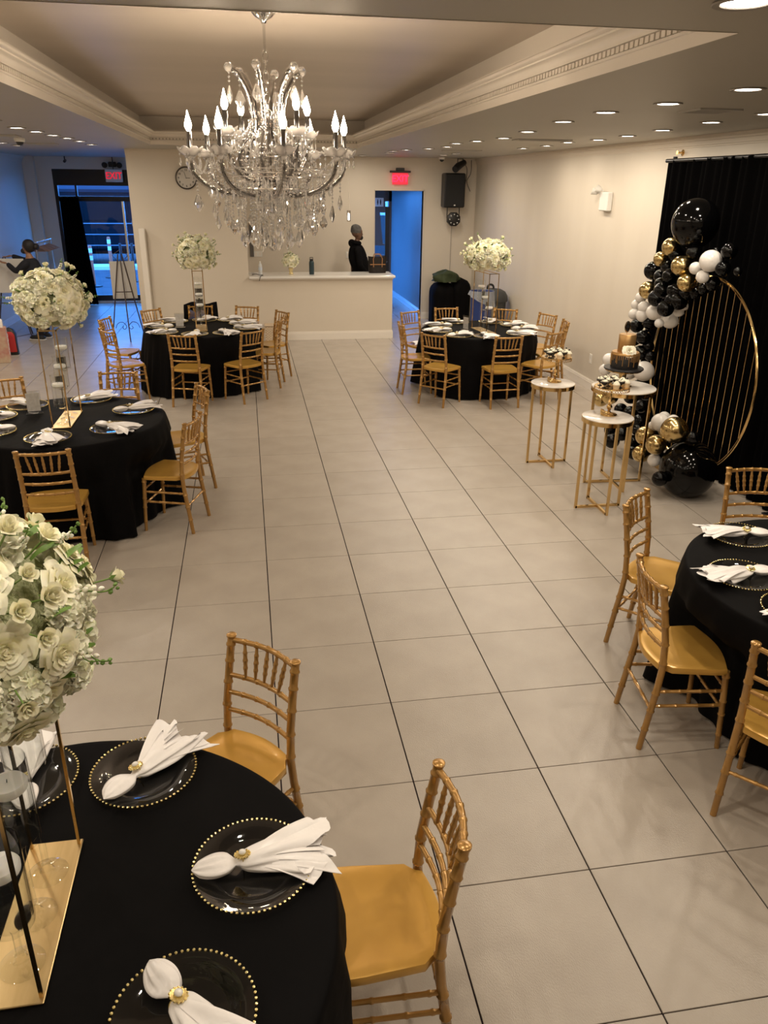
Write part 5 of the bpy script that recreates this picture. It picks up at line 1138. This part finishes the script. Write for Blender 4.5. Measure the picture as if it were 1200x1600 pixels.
m = MB(); m.torus((-.035,0,-.012), .078, .036, 28, 10); m.ball((-.090,0,-.040), .075, 14, 9); m.v = [(x, y*1.05, z-.15*x) for x, y, z in m.v]
o = m.build('hood', M_hood, t, sharp=None); o.location = (0.005, 0, 1.553)
m = MB(); m.box((0,0,0), (.05,.004,.012)); m.box((.012,0,-.022), (.03,.004,.010)); m.box((.03,0,-.045), (.02,.004,.010)); o = m.build('chest_print', pmat('white_print', (.6,.6,.6), .6), t); o.location = (.168,-.165,1.37); o.rotation_euler = (0,.7,-.0)
# woman by the left easel, facing left
t, hc_, hr = person('woman with a dark bun and black face mask reaching over the left easel', (-3.56, 10.46, 0), PI-.25, 1.60, M_skinm, pmat('navy_black_top', (.008,.009,.016), .85),
   [((.22,-.22,1.27),(.40,-.10,1.36),(1,.3,-.2)), ((.19,.20,1.13),(.36,.14,1.26),(1,0,.2))], 0.03, .03)
M_hair = pmat('black_hair', (.008,.006,.006), .45, bump=(60,.7,3,(1,6,1)))
m = MB(); m.ball((-.028,0,.028), .108, 22, 14, sz=1.0); m.v = [(min(x, .052-.55*max(0,-z+.05)), y*.86, z) for x, y, z in m.v]; hr_ = m.build('hair', M_hair, t, sharp=None); hr_.location = hc_+Vector((-.004,0,.004))
m = MB(); m.ball((-.150,0,.02), .052, 16, 10); m.build('bun', M_hair, hr_, sharp=None)
m = MB(); m.ball((.062,0,-.048), .052, 18, 12, sz=.9); m.v = [(x, y*1.12, z) for x, y, z in m.v]; m.box((-.0,.062,-.03), (.10,.002,.006)); m.box((-.0,-.062,-.03), (.10,.002,.006)); o = m.build('face_mask', M_black, t, sharp=None); o.location = hc_
# ------------------------------------------------------------------ lobby things
M_wood = pmat('easel_metal', (.055,.035,.028), .45); M_board = pmat('foam_board', (.62,.60,.57), .6)
def easel(name, lab, loc, rz, legs, board, scroll=True, h=1.40):
    t = thing('easel', lab, 'easel', loc, rz, 'display easels')
    for (p, q) in legs: m = MB(); m.tube([p, q], .011, 8); m.build('leg', M_wood, t)
    (bx, bz, bw, bh, by) = board
    m = MB(); m.box((0,by,bz-bh/2-.012), (.42,.05,.012)); m.build('ledge', M_wood, t)
    m = MB(); m.tube([(-.14,0,.78),(.14,0,.78)], .008, 8); m.build('crossbar', M_wood, t)
    if scroll:
        m = MB()
        for s in (-1, 1):
            pts = [(s*.20,.0,.17),(s*.16,0,.25),(s*.08,0,.27),(s*.02,0,.20),(s*.05,0,.15),(s*.085,0,.17),(s*.07,0,.205)]; m.tube(spl(pts, 6), .0055, 6)
        m.tube(spl([(-.07,0,h-.08),(-.12,0,h-.02),(-.05,0,h+.03),(0,0,h+.06),(.05,0,h+.03),(.12,0,h-.02),(.07,0,h-.08)], 6), .0055, 6)
        m.build('scrollwork', M_wood, t)
    return t
t = easel('e', 'dark metal easel before the storefront seen from behind, its sign board facing the door', (-2.13, 10.42, 0), .12,
   [((-.27,-.05,0),(-.03,.0,1.40)), ((.27,-.05,0),(.03,.0,1.40)), ((.03,-.42,0),(0,0,1.30))], (0,.92,.42,.62,.06))
t2 = thing('sign_board', 'pale sign board on the easel before the storefront, back turned', 'sign', (-2.13, 10.53, .965), .12)
m = MB(); m.cbox((0,0,0), (.41,.012,.62), .002); m.build('panel', M_board, t2)
t = easel('e', 'black easel at the left edge holding a white board', (-4.02, 10.58, 0), -.35,
   [((-.35,0,0),(-.02,0,1.34)), ((.22,.10,0),(.02,0,1.34)), ((.0,.45,0),(0,0,1.30))], (0,.92,.42,.62,-.05), False, 1.3)
m = MB(); m.tube(spl([(-.35,0,.06),(-.1,-.2,.05),(.1,-.2,.06),(.22,.1,.07)], 8), .005, 6); m.build('floor_hoop', M_wood, t)
t2 = thing('sign_board', 'white sign board on the easel at the left edge, touched by the woman', 'sign', (-3.93, 10.50, 1.05), -.12)
m = MB(); m.cbox((0,0,0), (.46,.012,.55), .002); o = m.build('panel', M_board, t2); o.rotation_euler = (-.10,0,0)
t = thing('clothes_rack', 'chrome clothes rack with wooden hangers along the left wall', 'rack', (-4.0, 13.3, 0))
m = MB(); m.tube([(0,-.55,1.42),(0,.75,1.42)], .014, 10); m.build('rail', M_chrome, t)
for y in (-.55, .75):
    m = MB(); m.tube([(0,y,.06),(0,y,1.42)], .012, 8); m.build('post', M_chrome, t); m = MB(); m.tube([(-.22,y,.05),(.22,y,.05)], .012, 8); m.build('foot', M_chrome, t)
M_hang = pmat('hanger_wood', (.42,.25,.15), .5)
hgm = MB(); hgm.tube(spl([(-.20,0,-.15),(-.10,0,-.105),(0,0,-.075),(.10,0,-.105),(.20,0,-.15)], 4), .009, 6); hgm.tube([(-.20,0,-.15),(.20,0,-.15)], .006, 6); hgm = hgm.mesh('frame', M_hang)
hkm = MB(); hkm.tube(spl([(0,0,-.075),(0,0,-.02),(.018,0,.0),(.015,0,.022),(-.005,0,.024),(-.016,0,.012)], 4), .0022, 5); hkm = hkm.mesh('hook', M_chrome)
for k in range(14):
    y = 12.85+.075*k
    t = thing('hanger', 'wooden hanger on the clothes rack, %s from its near end' % ['first','second','third','fourth','fifth','sixth','seventh','eighth','ninth','tenth','eleventh','twelfth','thirteenth','fourteenth'][k], 'hanger', (-4.0, y, 1.412), .3*math.sin(k*1.7), 'wooden hangers on the rack')
    put('frame', hgm, t); put('hook', hkm, t)
t = thing('door_curtain', 'tall black pleated curtain over the left part of the storefront', 'curtain', (-3.60, 14.55, 0))
m = MB()
def cu(i, j): x = (-.22+.38*i)*(1) + (1-j)*(-.02+.16*i); return (x, .02*math.sin(2*PI*i*7)+.012*math.sin(2*PI*i*3), .02+2.20*j)
m.grid(cu, 120, 6); m.grid(lambda i, j: tuple(Vector(cu(1-i, j))+Vector((0,.012,0))), 120, 6); m.build('fabric', M_drape, t)
m = MB(); m.tube([(-.25,0,2.215),(.20,0,2.215)], .012, 8); m.build('rod', M_blackmetal, t)
t = thing('gift_bag', 'pink patterned gift bag on the lobby floor at the left edge', 'bag', (-3.76, 8.55, 0), .15)
M_pink = pmat('printed_pink_paper', (.52,.24,.20), .6, noise=(9,(.60,.48,.34),3))
m = MB(); m.cbox((0,0,.26), (.30,.14,.52), .004); m.build('body', M_pink, t)
m = MB(); m.grid(lambda i, j: (.24*(i-.5), -.02+.10*(j-.5)*math.cos(3*i), .50+.16*math.sin(PI*j)+.03*math.sin(9*i+4*j)), 12, 10); m.build('tissue_paper', M_napkin, t)
for s in (-1, 1): m = MB(); m.tube(spl([(-.06,s*.06,.51),(-.05,s*.065,.62),(.05,s*.065,.62),(.06,s*.06,.51)], 5), .004, 6); m.build('handle', M_white, t)
m = MB()
for k in range(5): m.tube(spl([(.152,-.045+.02*k,.12+.06*k),(.152,-.02+.02*k,.15+.06*k),(.152,-.04+.02*k,.17+.06*k)], 4), .004, 5)
m.build('script_print', M_white, t)
t = thing('backpack', 'red and black bag standing behind the pink gift bag', 'bag', (-3.74, 9.15, 0), .1)
M_red = pmat('red_fabric', (.42,.02,.02), .7)
lump('body', M_black, (0,0,0), (.10,.08,.42), 4, amp=.03, parent=t); lump('front_pocket', M_red, (.0,-.04,.05), (.085,.055,.33), 6, amp=.03, parent=t)
t = thing('leaning_board', 'tall white narrow board standing at the left end of the clock wall', 'board', (-1.655, 9.80, 0))
m = MB(); m.cbox((0,0,.92), (.09,.16,1.84), .006); o = m.build('panel', M_trim, t)
# coat draped over the chair behind the clock table
t = thing('coat', 'black coat draped over a chair behind the table under the clock, scarf showing', 'coat', (-.72, 7.73, 0), PI)
m = MB()
def coat(i, j):      # from the front hem of the back, over the rail, down behind
    x = (-.235+.47*i)*(1.0+.10*abs(j-.5)); u = j*2-1
    z = .915-.38*abs(u)**1.6 + .018*math.sin(9*i+3*j); y = -.20-.075*u*1.0 - .03*math.sin(PI*i) + .012*math.sin(14*i)
    return (x, y, z)
m.grid(coat, 30, 20); m.grid(lambda i, j: tuple(Vector(coat(1-i, j))-Vector((0,0,.02))), 30, 20); m.build('shell', M_hood, t)
M_scarf = pmat('patterned_scarf', (.20,.12,.09), .8, noise=(14,(.05,.09,.22),3))
m = MB(); m.grid(lambda i, j: (.06+.20*(i-.5)+.02*math.sin(6*j), -.10+.02*math.sin(7*i), .62+.20*j+.02*math.sin(8*i)), 10, 10); m.grid(lambda i, j: (.06-.20*(i-.5)+.02*math.sin(6*j), -.092+.02*math.sin(7*(1-i)), .62+.20*j+.02*math.sin(8*(1-i))), 10, 10); m.build('scarf', M_scarf, t)
